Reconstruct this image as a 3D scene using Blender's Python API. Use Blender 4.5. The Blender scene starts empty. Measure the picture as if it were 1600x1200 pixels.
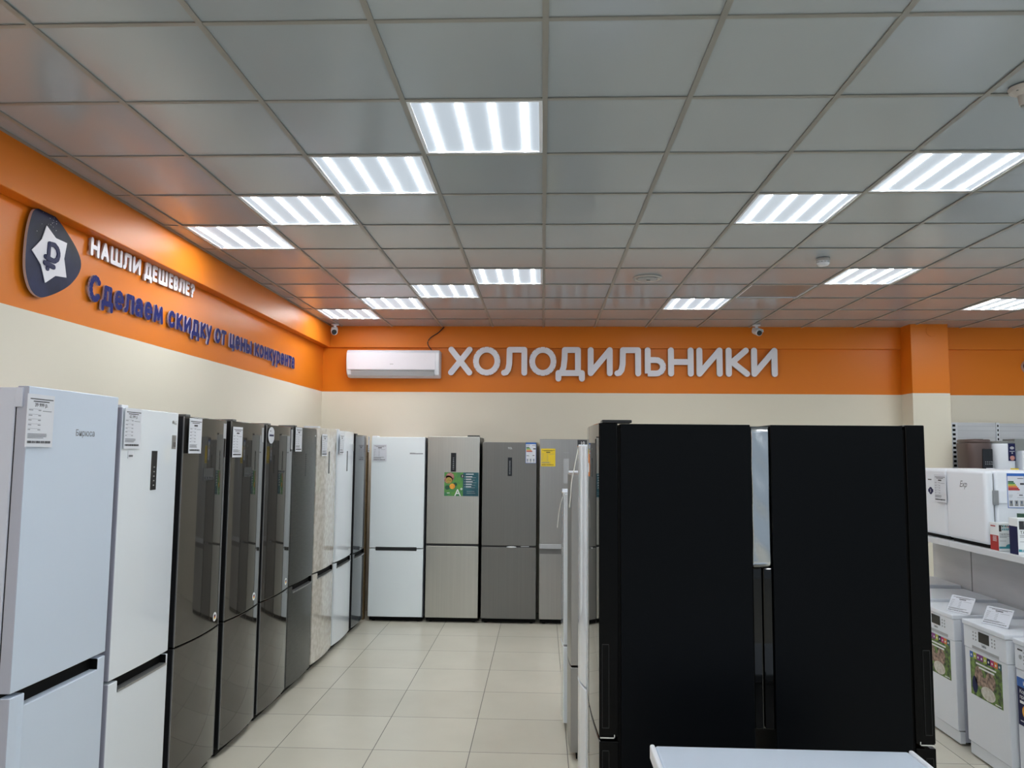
import bpy, bmesh, math, random
from mathutils import Vector, Matrix, Euler

random.seed(7)
sc = bpy.context.scene
C = sc.collection
PI = math.pi

# ------------------------------------------------------------------ camera
CAM_H = 1.835
F_PX, PITCH, YAW, ROLL = 1209.65, 0.0876, -0.04, 0.0089
fw = Vector((math.sin(YAW) * math.cos(PITCH), math.cos(YAW) * math.cos(PITCH), math.sin(PITCH)))
rt = Vector((math.cos(YAW), -math.sin(YAW), 0))
up = rt.cross(fw)
r2 = math.cos(ROLL) * rt + math.sin(ROLL) * up
u2 = -math.sin(ROLL) * rt + math.cos(ROLL) * up
cam_d = bpy.data.cameras.new('camera')
cam_d.sensor_fit = 'HORIZONTAL'
cam_d.sensor_width = 36.0
cam_d.lens = 36.0 * F_PX / 1600.0
cam_d.clip_start = 0.05
cam_o = bpy.data.objects.new('camera', cam_d)
C.objects.link(cam_o)
M = Matrix.Identity(4)
for i in range(3):
    M[i][0], M[i][1], M[i][2] = r2[i], u2[i], -fw[i]
M[2][3] = CAM_H
cam_o.matrix_world = M
sc.camera = cam_o

# ------------------------------------------------------------------ world, exposure
w = bpy.data.worlds.new('world')
sc.world = w
w.use_nodes = True
w.node_tree.nodes['Background'].inputs[0].default_value = (0.72, 0.86, 1.0, 1)
w.node_tree.nodes['Background'].inputs[1].default_value = 0.34
vs = sc.view_settings
sc.display_settings.display_device = 'sRGB'
vs.view_transform = 'Standard'
vs.look = 'None'
vs.gamma = 1.0
vs.use_curve_mapping = False
vs.exposure = 0.72
LED = 26.0          # radiance of the LED strips of the ceiling lamps

# ------------------------------------------------------------------ materials
def srgb(r, g, b):
    f = lambda c: (c / 255) / 12.92 if c / 255 <= 0.04045 else ((c / 255 + 0.055) / 1.055) ** 2.4
    return (f(r), f(g), f(b), 1)

def mat(name, col, rough=0.5, metal=0.0, ior=1.5, coat=0.0, spec=0.5, emit=None, es=0.0, coat_rough=0.03):
    m = bpy.data.materials.new(name)
    m.use_nodes = True
    p = m.node_tree.nodes['Principled BSDF']
    p.inputs['Base Color'].default_value = tuple(col)[:3] + (1,)
    p.inputs['Roughness'].default_value = rough
    p.inputs['Metallic'].default_value = metal
    p.inputs['IOR'].default_value = ior
    p.inputs['Specular IOR Level'].default_value = spec
    p.inputs['Coat Weight'].default_value = coat
    p.inputs['Coat Roughness'].default_value = coat_rough
    if emit:
        p.inputs['Emission Color'].default_value = tuple(emit)[:3] + (1,)
        p.inputs['Emission Strength'].default_value = es
    return m

def nt(m):
    t = m.node_tree
    return t, t.nodes, t.links, t.nodes['Principled BSDF']

def math_node(t, op, a, b=None):
    n = t.nodes.new('ShaderNodeMath'); n.operation = op
    for k, v in enumerate((a, b)):
        if v is None: continue
        if isinstance(v, (int, float)): n.inputs[k].default_value = v
        else: t.links.new(v, n.inputs[k])
    return n.outputs[0]

def noise_col(m, c1, c2, scale, stretch=(1, 1, 1), lo=0.35, hi=0.65, detail=4, bump=0.0):
    t, N, L, p = nt(m)
    tc = N.new('ShaderNodeTexCoord'); mp = N.new('ShaderNodeMapping')
    mp.inputs['Scale'].default_value = stretch
    L.new(tc.outputs['Object'], mp.inputs[0])
    nz = N.new('ShaderNodeTexNoise'); nz.inputs['Scale'].default_value = scale; nz.inputs['Detail'].default_value = detail
    L.new(mp.outputs[0], nz.inputs['Vector'])
    cr = N.new('ShaderNodeValToRGB')
    cr.color_ramp.elements[0].position = lo; cr.color_ramp.elements[0].color = tuple(c1)[:3] + (1,)
    cr.color_ramp.elements[1].position = hi; cr.color_ramp.elements[1].color = tuple(c2)[:3] + (1,)
    L.new(nz.outputs['Fac'], cr.inputs[0]); L.new(cr.outputs[0], p.inputs['Base Color'])
    if bump:
        b = N.new('ShaderNodeBump'); b.inputs['Strength'].default_value = bump; b.inputs['Distance'].default_value = 0.002
        L.new(nz.outputs['Fac'], b.inputs['Height']); L.new(b.outputs[0], p.inputs['Normal'])
    return m

ORANGE = (0.76, 0.20, 0.011)
CREAM = (0.775, 0.72, 0.60)

def wall_mat():
    m = mat('wall paint', CREAM, 0.45, spec=0.28)
    t, N, L, p = nt(m)
    tc = N.new('ShaderNodeTexCoord'); sx = N.new('ShaderNodeSeparateXYZ')
    L.new(tc.outputs['Object'], sx.inputs[0])
    nz = N.new('ShaderNodeTexNoise'); nz.inputs['Scale'].default_value = 3.0
    L.new(tc.outputs['Object'], nz.inputs['Vector'])
    zz = math_node(t, 'ADD', sx.outputs[2], math_node(t, 'MULTIPLY', math_node(t, 'SUBTRACT', nz.outputs['Fac'], 0.5), 0.004))
    k = math_node(t, 'GREATER_THAN', zz, 2.531)
    mx = N.new('ShaderNodeMix'); mx.data_type = 'RGBA'
    mx.inputs[6].default_value = CREAM + (1,); mx.inputs[7].default_value = ORANGE + (1,)
    L.new(k, mx.inputs[0]); L.new(mx.outputs[2], p.inputs['Base Color'])
    rr = math_node(t, 'SUBTRACT', 0.55, math_node(t, 'MULTIPLY', k, 0.2))
    L.new(rr, p.inputs['Roughness'])
    b = N.new('ShaderNodeBump'); b.inputs['Strength'].default_value = 0.08; b.inputs['Distance'].default_value = 0.01
    nz2 = N.new('ShaderNodeTexNoise'); nz2.inputs['Scale'].default_value = 2.2; nz2.inputs['Detail'].default_value = 6
    L.new(tc.outputs['Object'], nz2.inputs['Vector'])
    L.new(nz2.outputs['Fac'], b.inputs['Height']); L.new(b.outputs[0], p.inputs['Normal'])
    return m

def floor_mat():
    m = mat('floor tile', (0.6, 0.56, 0.49), 0.28)
    t, N, L, p = nt(m)
    tc = N.new('ShaderNodeTexCoord'); sx = N.new('ShaderNodeSeparateXYZ')
    L.new(tc.outputs['Object'], sx.inputs[0])
    ax = math_node(t, 'DIVIDE', math_node(t, 'ADD', sx.outputs[0], 1.0355 + 60.0), 0.599)
    ay = math_node(t, 'DIVIDE', math_node(t, 'ADD', sx.outputs[1], -7.909 + 59.9), 0.599)
    ax = math_node(t, 'ADD', ax, -60.0 / 0.599 + 100.0)
    fx = math_node(t, 'FRACT', ax); fy = math_node(t, 'FRACT', ay)
    def edge(f, wd):
        return math_node(t, 'LESS_THAN', math_node(t, 'MINIMUM', f, math_node(t, 'SUBTRACT', 1.0, f)), wd)
    g = math_node(t, 'MAXIMUM', edge(fx, 0.0042), edge(fy, 0.0042))
    cmb = N.new('ShaderNodeCombineXYZ')
    L.new(math_node(t, 'FLOOR', ax), cmb.inputs[0]); L.new(math_node(t, 'FLOOR', ay), cmb.inputs[1])
    wn = N.new('ShaderNodeTexWhiteNoise'); wn.noise_dimensions = '3D'
    L.new(cmb.outputs[0], wn.inputs['Vector'])
    nz = N.new('ShaderNodeTexNoise'); nz.inputs['Scale'].default_value = 2.5; nz.inputs['Detail'].default_value = 6
    L.new(tc.outputs['Object'], nz.inputs['Vector'])
    v = math_node(t, 'ADD', math_node(t, 'MULTIPLY', wn.outputs['Value'], 0.4), math_node(t, 'MULTIPLY', nz.outputs['Fac'], 0.6))
    cr = N.new('ShaderNodeValToRGB')
    cr.color_ramp.elements[0].position = 0.2; cr.color_ramp.elements[0].color = (0.63, 0.595, 0.495, 1)
    cr.color_ramp.elements[1].position = 0.8; cr.color_ramp.elements[1].color = (0.74, 0.70, 0.59, 1)
    L.new(v, cr.inputs[0])
    mx = N.new('ShaderNodeMix'); mx.data_type = 'RGBA'
    L.new(g, mx.inputs[0]); L.new(cr.outputs[0], mx.inputs[6]); mx.inputs[7].default_value = (0.13, 0.12, 0.10, 1)
    L.new(mx.outputs[2], p.inputs['Base Color'])
    L.new(math_node(t, 'ADD', 0.24, math_node(t, 'MULTIPLY', g, 0.4)), p.inputs['Roughness'])
    return m

def diffuser_mat(on=True):
    m = mat('lamp diffuser' if on else 'unlit lamp diffuser', (0.75, 0.77, 0.8), 0.3)
    if not on:
        m.node_tree.nodes['Principled BSDF'].inputs['Base Color'].default_value = (0.24, 0.21, 0.20, 1)
        return m
    t, N, L, p = nt(m)
    tc = N.new('ShaderNodeTexCoord'); sx = N.new('ShaderNodeSeparateXYZ')
    L.new(tc.outputs['Object'], sx.inputs[0])
    tot = None
    for c in (-0.21, -0.07, 0.07, 0.21):
        d = math_node(t, 'DIVIDE', math_node(t, 'SUBTRACT', sx.outputs[0], c), 0.022)
        g = math_node(t, 'POWER', 2.718, math_node(t, 'MULTIPLY', math_node(t, 'MULTIPLY', d, d), -1.0))
        tot = g if tot is None else math_node(t, 'ADD', tot, g)
    st = math_node(t, 'ADD', 0.36, math_node(t, 'MULTIPLY', tot, 0.42))
    p.inputs['Base Color'].default_value = (0.1, 0.1, 0.1, 1)
    p.inputs['Emission Color'].default_value = (0.76, 0.88, 1.0, 1)
    L.new(st, p.inputs['Emission Strength'])
    return m

def steel_mat(name, c, rough=0.32, metal=1.0):
    m = mat(name, c, rough, metal)
    d = tuple(x * 0.955 for x in c); e = tuple(min(1, x * 1.025) for x in c)
    return noise_col(m, d, e, 3.0, (26, 1, .25), 0.3, 0.7, 4)

MT = {}
MT['wall'] = wall_mat()
MT['floor'] = floor_mat()
MT['tile'] = mat('ceiling tile', (0.385, 0.435, 0.475), 0.17, ior=1.6)
MT['tbar'] = mat('ceiling grid metal', (0.29, 0.29, 0.27), 0.4)
MT['diff'] = diffuser_mat(True)
MT['diff_off'] = diffuser_mat(False)
MT['led'] = mat('led strip', (0.8, 0.8, 0.8), 0.5, emit=(0.95, 0.985, 1.0), es=LED)
MT['white_plastic'] = mat('white plastic', (0.84, 0.87, 0.93), 0.35)
MT['white_matte'] = mat('white painted steel', (0.62, 0.70, 0.82), 0.28)
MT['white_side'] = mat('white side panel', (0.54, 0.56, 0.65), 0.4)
MT['white_shade'] = mat('shaded white door edge', (0.38, 0.39, 0.47), 0.4)  # door white darkened, so the edge's shade sits in the base colour
MT['white_gloss'] = mat('white glossy door', (0.78, 0.83, 0.89), 0.07, ior=1.6, coat=0.6)
MT['white_back'] = mat('white satin door', (0.86, 0.92, 0.95), 0.25)
MT['dark_glass'] = mat('brown grey glass', (0.032, 0.029, 0.025), 0.04, ior=1.62, coat=0.2)
MT['graphite'] = noise_col(mat('graphite film', (0.10, 0.105, 0.10), 0.32), (0.034, 0.037, 0.034), (0.052, 0.055, 0.052), 14, (1, 1, 6))
MT['beige'] = noise_col(mat('beige patterned glass', (0.62, 0.58, 0.52), 0.08, coat=0.5), (0.56, 0.52, 0.46), (0.68, 0.65, 0.60), 22, (1, 1, 1), 0.4, 0.6)
MT['black_grey'] = mat('dark grey glass', (0.075, 0.085, 0.095), 0.08, coat=0.3)
MT['steel'] = steel_mat('brushed stainless steel', (0.56, 0.545, 0.50), 0.33)
MT['dark_steel'] = steel_mat('dark brushed steel', (0.21, 0.205, 0.195), 0.34, 0.75)
MT['mid_steel'] = steel_mat('grey brushed steel', (0.40, 0.39, 0.375), 0.33)
MT['side_grey'] = mat('grey side panel', (0.13, 0.13, 0.125), 0.4)
MT['black'] = mat('black plastic', (0.010, 0.010, 0.011), 0.35)
MT['black_matte'] = mat('black recess', (0.003, 0.003, 0.003), 0.6, spec=0.12)
MT['black_panel'] = mat('black side panel', (0.0016, 0.0023, 0.0036), 0.42, spec=0.10)
MT['black_gloss'] = mat('black glossy door', (0.002, 0.002, 0.002), 0.03, ior=1.45)
MT['black_side'] = mat('black door edge', (0.0015, 0.0015, 0.0017), 0.25, spec=0.12)
MT['chrome'] = mat('polished metal', (0.75, 0.76, 0.78), 0.18, 1.0)
MT['grey_trim'] = mat('grey trim', (0.35, 0.35, 0.35), 0.3, 0.6)
MT['sheet_metal'] = mat('thin metal sheet', (0.50, 0.52, 0.54), 0.2, 1.0)
MT['paper'] = mat('white paper', (0.72, 0.74, 0.80), 0.35)
MT['yellow'] = mat('yellow paper', (0.85, 0.62, 0.03), 0.45)
MT['ink'] = mat('black ink', (0.03, 0.03, 0.035), 0.5)
MT['ink_grey'] = mat('grey ink', (0.22, 0.23, 0.26), 0.5)
MT['white_ink'] = mat('white ink', (0.85, 0.87, 0.88), 0.5)
MT['letter_white'] = mat('white acrylic letter', (0.80, 0.78, 0.84), 0.3)
MT['letter_side'] = mat('shaded white acrylic edge', (0.55, 0.47, 0.45), 0.4)  # letter white turned brown-grey: shade of the sides put into the colour
MT['letter_blue'] = mat('blue acrylic letter', (0.013, 0.018, 0.14), 0.6, spec=0.15)
MT['letter_blue_side'] = mat('pale acrylic edge', (0.45, 0.42, 0.55), 0.4)
MT['navy'] = noise_col(mat('navy starry print', (0.02, 0.022, 0.06), 0.45, spec=0.15), (0.005, 0.006, 0.018), (0.022, 0.028, 0.085), 4, (1, 1, 1), 0.3, 0.7)
MT['navy_flat'] = mat('navy print', (0.014, 0.017, 0.075), 0.5, spec=0.2)
MT['blue'] = mat('blue print', (0.03, 0.14, 0.50), 0.4)
MT['green'] = noise_col(mat('green print', (0.06, 0.27, 0.07), 0.4), (0.04, 0.20, 0.10), (0.14, 0.36, 0.05), 12)
MT['teal'] = noise_col(mat('teal print', (0.015, 0.09, 0.12), 0.4), (0.012, 0.07, 0.10), (0.02, 0.12, 0.15), 15)
MT['pink'] = noise_col(mat('pink print', (0.42, 0.12, 0.12), 0.4), (0.25, 0.06, 0.07), (0.6, 0.30, 0.25), 40)
MT['fruit'] = noise_col(mat('orange print', (0.85, 0.32, 0.03), 0.4), (0.75, 0.22, 0.02), (0.9, 0.50, 0.06), 30)
MT['pulp'] = noise_col(mat('olive print', (0.35, 0.24, 0.04), 0.4), (0.2, 0.12, 0.02), (0.55, 0.42, 0.10), 120)
MT['dark_green'] = mat('dark green print', (0.02, 0.09, 0.05), 0.4)
MT['red'] = mat('red print', (0.45, 0.02, 0.02), 0.4)
MT['orange_print'] = mat('orange label print', (0.75, 0.22, 0.03), 0.4)
MT['lime'] = mat('lime print', (0.45, 0.50, 0.04), 0.4)
MT['purple'] = mat('purple print', (0.22, 0.02, 0.20), 0.4)
MT['magenta'] = mat('magenta print', (0.50, 0.02, 0.15), 0.4)
MT['teal_light'] = mat('turquoise print', (0.05, 0.28, 0.35), 0.4)
MT['photo'] = noise_col(mat('park photo print', (0.1, 0.2, 0.05), 0.4), (0.010, 0.025, 0.012), (0.24, 0.40, 0.08), 26, (1, 1, 1), 0.38, 0.68, 6)
MT['photo_people'] = noise_col(mat('picnic photo print', (0.4, 0.3, 0.2), 0.4), (0.04, 0.02, 0.015), (0.50, 0.34, 0.26), 38, (1, 1, 1), 0.36, 0.62, 5)
MT['cloth_print'] = noise_col(mat('tablecloth print', (0.6, 0.55, 0.45), 0.4), (0.55, 0.50, 0.42), (0.78, 0.76, 0.70), 25)
MT['shelf'] = mat('white enamelled shelf', (0.72, 0.74, 0.77), 0.35)
MT['gondola'] = noise_col(mat('white back panel', (0.62, 0.63, 0.65), 0.35), (0.60, 0.61, 0.63), (0.66, 0.67, 0.69), 2, (1, 1, 6))
MT['brown_metal'] = mat('brown grey plastic', (0.125, 0.088, 0.082), 0.32, 0.25)
MT['speckle'] = noise_col(mat('speckled panel', (0.4, 0.4, 0.4), 0.5), (0.12, 0.12, 0.12), (0.72, 0.72, 0.72), 90, (1, 1, 1), 0.47, 0.53, 2)
MT['grey'] = mat('mid grey plastic', (0.25, 0.26, 0.25), 0.5)
MT['cardboard'] = noise_col(mat('brown cardboard', (0.22, 0.14, 0.06), 0.8), (0.18, 0.11, 0.045), (0.25, 0.16, 0.07), 20)
MT['beige_plastic'] = mat('off white plastic', (0.52, 0.50, 0.48), 0.45)
MT['cord'] = mat('white cord', (0.75, 0.75, 0.70), 0.6)
MT['orange_paint'] = mat('orange paint', ORANGE, 0.4, spec=0.3)
MT['display'] = mat('black display glass', (0.012, 0.012, 0.014), 0.12)
MT['grey_screen'] = mat('grey display', (0.055, 0.057, 0.058), 0.25)
MT['soft_grey'] = mat('light grey plastic', (0.42, 0.43, 0.45), 0.4)

# ------------------------------------------------------------------ mesh helpers
class B:
    """collects shapes into one bmesh, each shape with a material slot"""
    def __init__(s):
        s.bm = bmesh.new()
    def _add(s, vs_, fs, mi):
        v = [s.bm.verts.new(p) for p in vs_]
        for f in fs:
            try:
                fc = s.bm.faces.new([v[i] for i in f]); fc.material_index = mi
            except ValueError:
                pass
        return s
    def box(s, x0, x1, y0, y1, z0, z1, mi=0):
        vs_ = [(x, y, z) for z in (z0, z1) for y in (y0, y1) for x in (x0, x1)]
        return s._add(vs_, [(0, 2, 3, 1), (4, 5, 7, 6), (0, 1, 5, 4), (2, 6, 7, 3), (0, 4, 6, 2), (1, 3, 7, 5)], mi)
    def prism(s, pts, a, b, f, mi=0, mside=None):
        """pts: 2D outline, f(u,v,t)->xyz, from t=a to t=b"""
        n = len(pts)
        vs_ = [f(u, v, a) for u, v in pts] + [f(u, v, b) for u, v in pts]
        ms = mi if mside is None else mside
        v = [s.bm.verts.new(p) for p in vs_]
        for idx, m_ in ([(list(range(n)), mi), (list(range(2 * n - 1, n - 1, -1)), mi)] +
                        [([i, i + n, (i + 1) % n + n, (i + 1) % n], ms) for i in range(n)]):
            fc = s.bm.faces.new([v[i] for i in idx]); fc.material_index = m_
        return s
    def disc(s, c, r, a, b, f, n=24, mi=0, rz=None, mside=None):
        rz = rz or r
        return s.prism([(c[0] + r * math.cos(2 * PI * k / n), c[1] + rz * math.sin(2 * PI * k / n)) for k in range(n)], a, b, f, mi, mside)
    def lathe(s, prof, cx, cy, n=28, mi=0):
        """prof: [(r,z)] top to bottom"""
        rings = []
        for r, z in prof:
            if r < 1e-6:
                rings.append([s.bm.verts.new((cx, cy, z))])
            else:
                rings.append([s.bm.verts.new((cx + r * math.cos(2 * PI * k / n), cy + r * math.sin(2 * PI * k / n), z)) for k in range(n)])
        for A, D in zip(rings, rings[1:]):
            for k in range(n):
                q = [A[k % len(A)], A[(k + 1) % len(A)], D[(k + 1) % len(D)], D[k % len(D)]]
                u = []
                [u.append(x) for x in q if x not in u]
                if len(u) > 2:
                    s.bm.faces.new(u).material_index = mi
        return s
    def tube(s, pts, r, n=8, mi=0):
        pts = [Vector(p) for p in pts]
        rings = []
        for i, p in enumerate(pts):
            d = (pts[min(i + 1, len(pts) - 1)] - pts[max(i - 1, 0)]).normalized()
            a = d.cross(Vector((0, 0, 1)) if abs(d.z) < 0.9 else Vector((1, 0, 0))).normalized()
            b = d.cross(a)
            rings.append([s.bm.verts.new(p + r * (math.cos(2 * PI * k / n) * a + math.sin(2 * PI * k / n) * b)) for k in range(n)])
        for A, D in zip(rings, rings[1:]):
            for k in range(n):
                s.bm.faces.new([A[k], A[(k + 1) % n], D[(k + 1) % n], D[k]]).material_index = mi
        s.bm.faces.new(rings[0][::-1]).material_index = mi
        s.bm.faces.new(rings[-1]).material_index = mi
        return s
    def text(s, body, size, f, mi=0, align='LEFT', shear=0.0):
        """f(u,v,w)->xyz for text-plane coordinates"""
        vs_, fs = text_geo(body, size, align, shear)
        v = [s.bm.verts.new(f(p[0], p[1], 0)) for p in vs_]
        for q in fs:
            try: s.bm.faces.new([v[i] for i in q]).material_index = mi
            except ValueError: pass
        return s

_tc = {}
def text_geo(body, size, align, shear):
    k = (body, size, align, shear)
    if k not in _tc:
        cu = bpy.data.curves.new('tmp', 'FONT'); cu.body = body; cu.size = size; cu.align_x = align; cu.shear = shear
        cu.resolution_u = 3; cu.offset = size * .012
        o = bpy.data.objects.new('tmp', cu); C.objects.link(o)
        bpy.context.view_layer.update()
        me = bpy.data.meshes.new_from_object(o.evaluated_get(bpy.context.evaluated_depsgraph_get()))
        _tc[k] = ([tuple(v.co) for v in me.vertices], [tuple(p.vertices) for p in me.polygons])
        bpy.data.objects.remove(o); bpy.data.curves.remove(cu); bpy.data.meshes.remove(me)
    return _tc[k]

def obj(name, b, mats, parent=None, bevel=0.0, seg=2, smooth=False, angle=35):
    me = bpy.data.meshes.new(name)
    bmesh.ops.recalc_face_normals(b.bm, faces=b.bm.faces)
    b.bm.to_mesh(me); b.bm.free()
    for m in (mats if isinstance(mats, (list, tuple)) else [mats]):
        me.materials.append(MT[m] if isinstance(m, str) else m)
    if smooth:
        for p in me.polygons: p.use_smooth = True
        me.set_sharp_from_angle(angle=math.radians(angle))
    o = bpy.data.objects.new(name, me); C.objects.link(o)
    if parent: o.parent = parent
    if bevel:
        md = o.modifiers.new('edge', 'BEVEL'); md.width = bevel; md.segments = seg
        md.limit_method = 'ANGLE'; md.angle_limit = math.radians(40)
        md.harden_normals = False
    return o

def tag(o, label, cat, group=None):
    o['label'] = label; o['category'] = cat
    if group: o['group'] = group
    return o

def thing(name, label, cat, loc=(0, 0, 0), rz=0.0, group=None):
    o = bpy.data.objects.new(name, None); C.objects.link(o)
    o.empty_display_size = 0.1
    o.location = loc; o.rotation_euler = (0, 0, rz)
    return tag(o, label, cat, group)

def struct(name, b, m, **k):
    o = obj(name, b, m, **k); o['kind'] = 'structure'; return o

XZ = lambda u, v, t: (u, t, v)          # outline in X,Z extruded along Y
YZ = lambda u, v, t: (t, u, v)          # outline in Y,Z extruded along X
XY = lambda u, v, t: (u, v, t)

# ------------------------------------------------------------------ the room
CEIL = 3.307
XL, YB = -2.62, 9.07
XR, YF = 9.5, -5.0
X0, Y0, T = 0.003, 2.526, 0.6

struct('floor', B().box(XL - .1, XR, YF, YB + .1, -0.06, 0.0), 'floor')
b = B().box(XL - .12, XL, YF, YB + .12, 0, CEIL + .2)
struct('wall_left', b, 'wall')
struct('wall_back', B().box(XL, XR, YB, YB + .12, 0, CEIL + .2), 'wall')
# ceiling beams painted with the walls
struct('trim_1', B().box(XL, XL + .09, YF, YB, 3.055, CEIL + .1), 'orange_paint', bevel=.004)
struct('trim_2', B().box(XL + .09, 4.13, YB - .035, YB, 3.055, CEIL + .1), 'orange_paint', bevel=.004)
struct('trim_3', B().box(4.55, XR, YB - .035, YB, 3.055, CEIL + .1), 'orange_paint', bevel=.004)
struct('wall_column', B().box(4.13, 4.545, 8.80, YB, 0, CEIL + .1), 'wall', bevel=.006)

LAMPS = []
for k in range(-3, 3):
    for c, r0 in ((-4, 4), (-3, 3), (-2, 2), (-1, 1), (2, 3), (3, 2), (4, 1), (7, 3), (8, 2), (9, 1)):
        r = r0 + 5 * k
        if -12 <= r <= 9 and (c, r) != (-4, -1): LAMPS.append((c, r))
VISIBLE = {(-1, 1), (-2, 2), (-3, 3), (-4, 4), (-1, 6), (-2, 7), (-3, 8), (-4, 9), (3, 2), (2, 3), (4, 6), (3, 7), (2, 8), (7, 8)}
lampset = set(LAMPS)

tiles, bars = B(), B()
cols = range(-5, 16); rows = range(-12, 11)
for i in cols:
    for j in rows:
        if (i, j) in lampset: continue
        x0, x1 = X0 + T * i, X0 + T * (i + 1); y0, y1 = Y0 + T * j, Y0 + T * (j + 1)
        x0 = max(x0, XL + .09); y1 = min(y1, YB - .03)
        dz = 0.0015 * random.random()
        tiles.box(x0 + .0, x1 - .0, y0 + .0, y1 - .0, CEIL + .003 + dz, CEIL + .02)
for i in range(-4, 16):
    x = X0 + T * i
    bars.box(x - .011, x + .011, YF, YB - .035, CEIL - .003, CEIL + .0025)
for j in range(-12, 11):
    y = Y0 + T * j
    for i in cols:
        xa = max(X0 + T * i, XL + .09) + .0112; xb = X0 + T * (i + 1) - .0112
        bars.box(xa, xb, y - .010, y + .010, CEIL - .0015, CEIL + .0025)
bars.box(XL + .09, XL + .112, YF, YB - .035, CEIL - .001, CEIL + .0024)
struct('ceiling', tiles, 'tile')
struct('trim_4', bars, 'tbar')

LAMP_LABEL = {
    (-1, 1): 'lit square ceiling lamp with four strips, largest and topmost of the left diagonal',
    (-2, 2): 'lit square ceiling lamp, second down the large left diagonal',
    (-3, 3): 'lit square ceiling lamp, third down the large left diagonal',
    (-4, 4): 'lit square ceiling lamp above the orange left wall, end of the large left diagonal',
    (-1, 6): 'small lit square ceiling lamp, topmost of the far diagonal above the air conditioner',
    (-2, 7): 'small lit square ceiling lamp, second of the far diagonal above the air conditioner',
    (-3, 8): 'small lit square ceiling lamp, third of the far diagonal, above the air conditioner',
    (-4, 9): 'small lit square ceiling lamp in the corner beside the left security camera',
    (3, 2): 'large lit square ceiling lamp at upper right, cut by the photo edge',
    (2, 3): 'large lit square ceiling lamp touching the corner of the upper right one',
    (4, 6): 'lit square ceiling lamp just right of the smoke detector',
    (3, 7): 'unlit brownish square ceiling lamp between two lit ones near the right security camera',
    (2, 8): 'small lit square ceiling lamp nearest the right security camera and round vent',
    (7, 8): 'lit square ceiling lamp above the orange column, at the right photo edge',
}
for (c, r) in LAMPS:
    cx, cy = X0 + T * (c + .5), Y0 + T * (r + .5)
    lab = LAMP_LABEL.get((c, r), 'lit square ceiling lamp behind the viewpoint or outside the photo')
    off = (c, r) == (3, 7)
    t = thing('ceiling_lamp', lab, 'ceiling lamp', (cx, cy, CEIL), 0, 'square ceiling lamps')
    h = T / 2
    f = B()
    for (xa, xb, ya, yb) in ((-h + .012, h - .012, -h + .012, -h + .026), (-h + .012, h - .012, h - .026, h - .012),
                             (-h + .012, -h + .026, -h + .026, h - .026), (h - .026, h - .012, -h + .026, h - .026)):
        f.box(xa, xb, ya, yb, .0005, .02)
    obj('frame', f, 'white_plastic', t)
    obj('diffuser', B().box(-h + .026, h - .026, -h + .026, h - .026, .008, .014), 'diff_off' if off else 'diff', t)
    if not off:
        for x in (-.21, -.07, .07, .21):
            obj('led_strip', B().box(x - .015, x + .015, -h + .05, h - .03, .005, .0078), 'led', t)

# ------------------------------------------------------------------ lettering
def arc(cx, cz, rx, rz, a0, a1, n=14):
    return [(cx + rx * math.cos(math.radians(a0 + (a1 - a0) * k / n)), cz + rz * math.sin(math.radians(a0 + (a1 - a0) * k / n))) for k in range(n + 1)]
O_ = [arc(.5, .5, .5, .5, 0, 360, 32)]
LL = [[(0, 0), (.10, .02), (.20, .14), (.255, .38), (.27, 1), (1, 1), (1, 0)]]
def DD(d): return [[(0, -d), (0, 0), (1, 0), (1, -d)], [(.13, 0), (.22, .25), (.26, .6), (.27, 1), (.83, 1), (.83, 0)]]
SOFT = [[(0, 1), (0, 0), (.55, 0)] + arc(.55, .29, .45, .29, -90, 90, 12) + [(0, .58)]]
NN = [[(0, 0), (0, 1)], [(1, 0), (1, 1)], [(0, .5), (1, .5)]]
II = [[(0, 1), (0, 0), (1, 1), (1, 0)]]
KK = [[(0, 0), (0, 1)], [(.95, 1), (.2, .5), (1, 0)], [(0, .5), (.2, .5)]]
SS = [arc(.56, .5, .56, .5, 42, 318, 22)]
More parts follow.
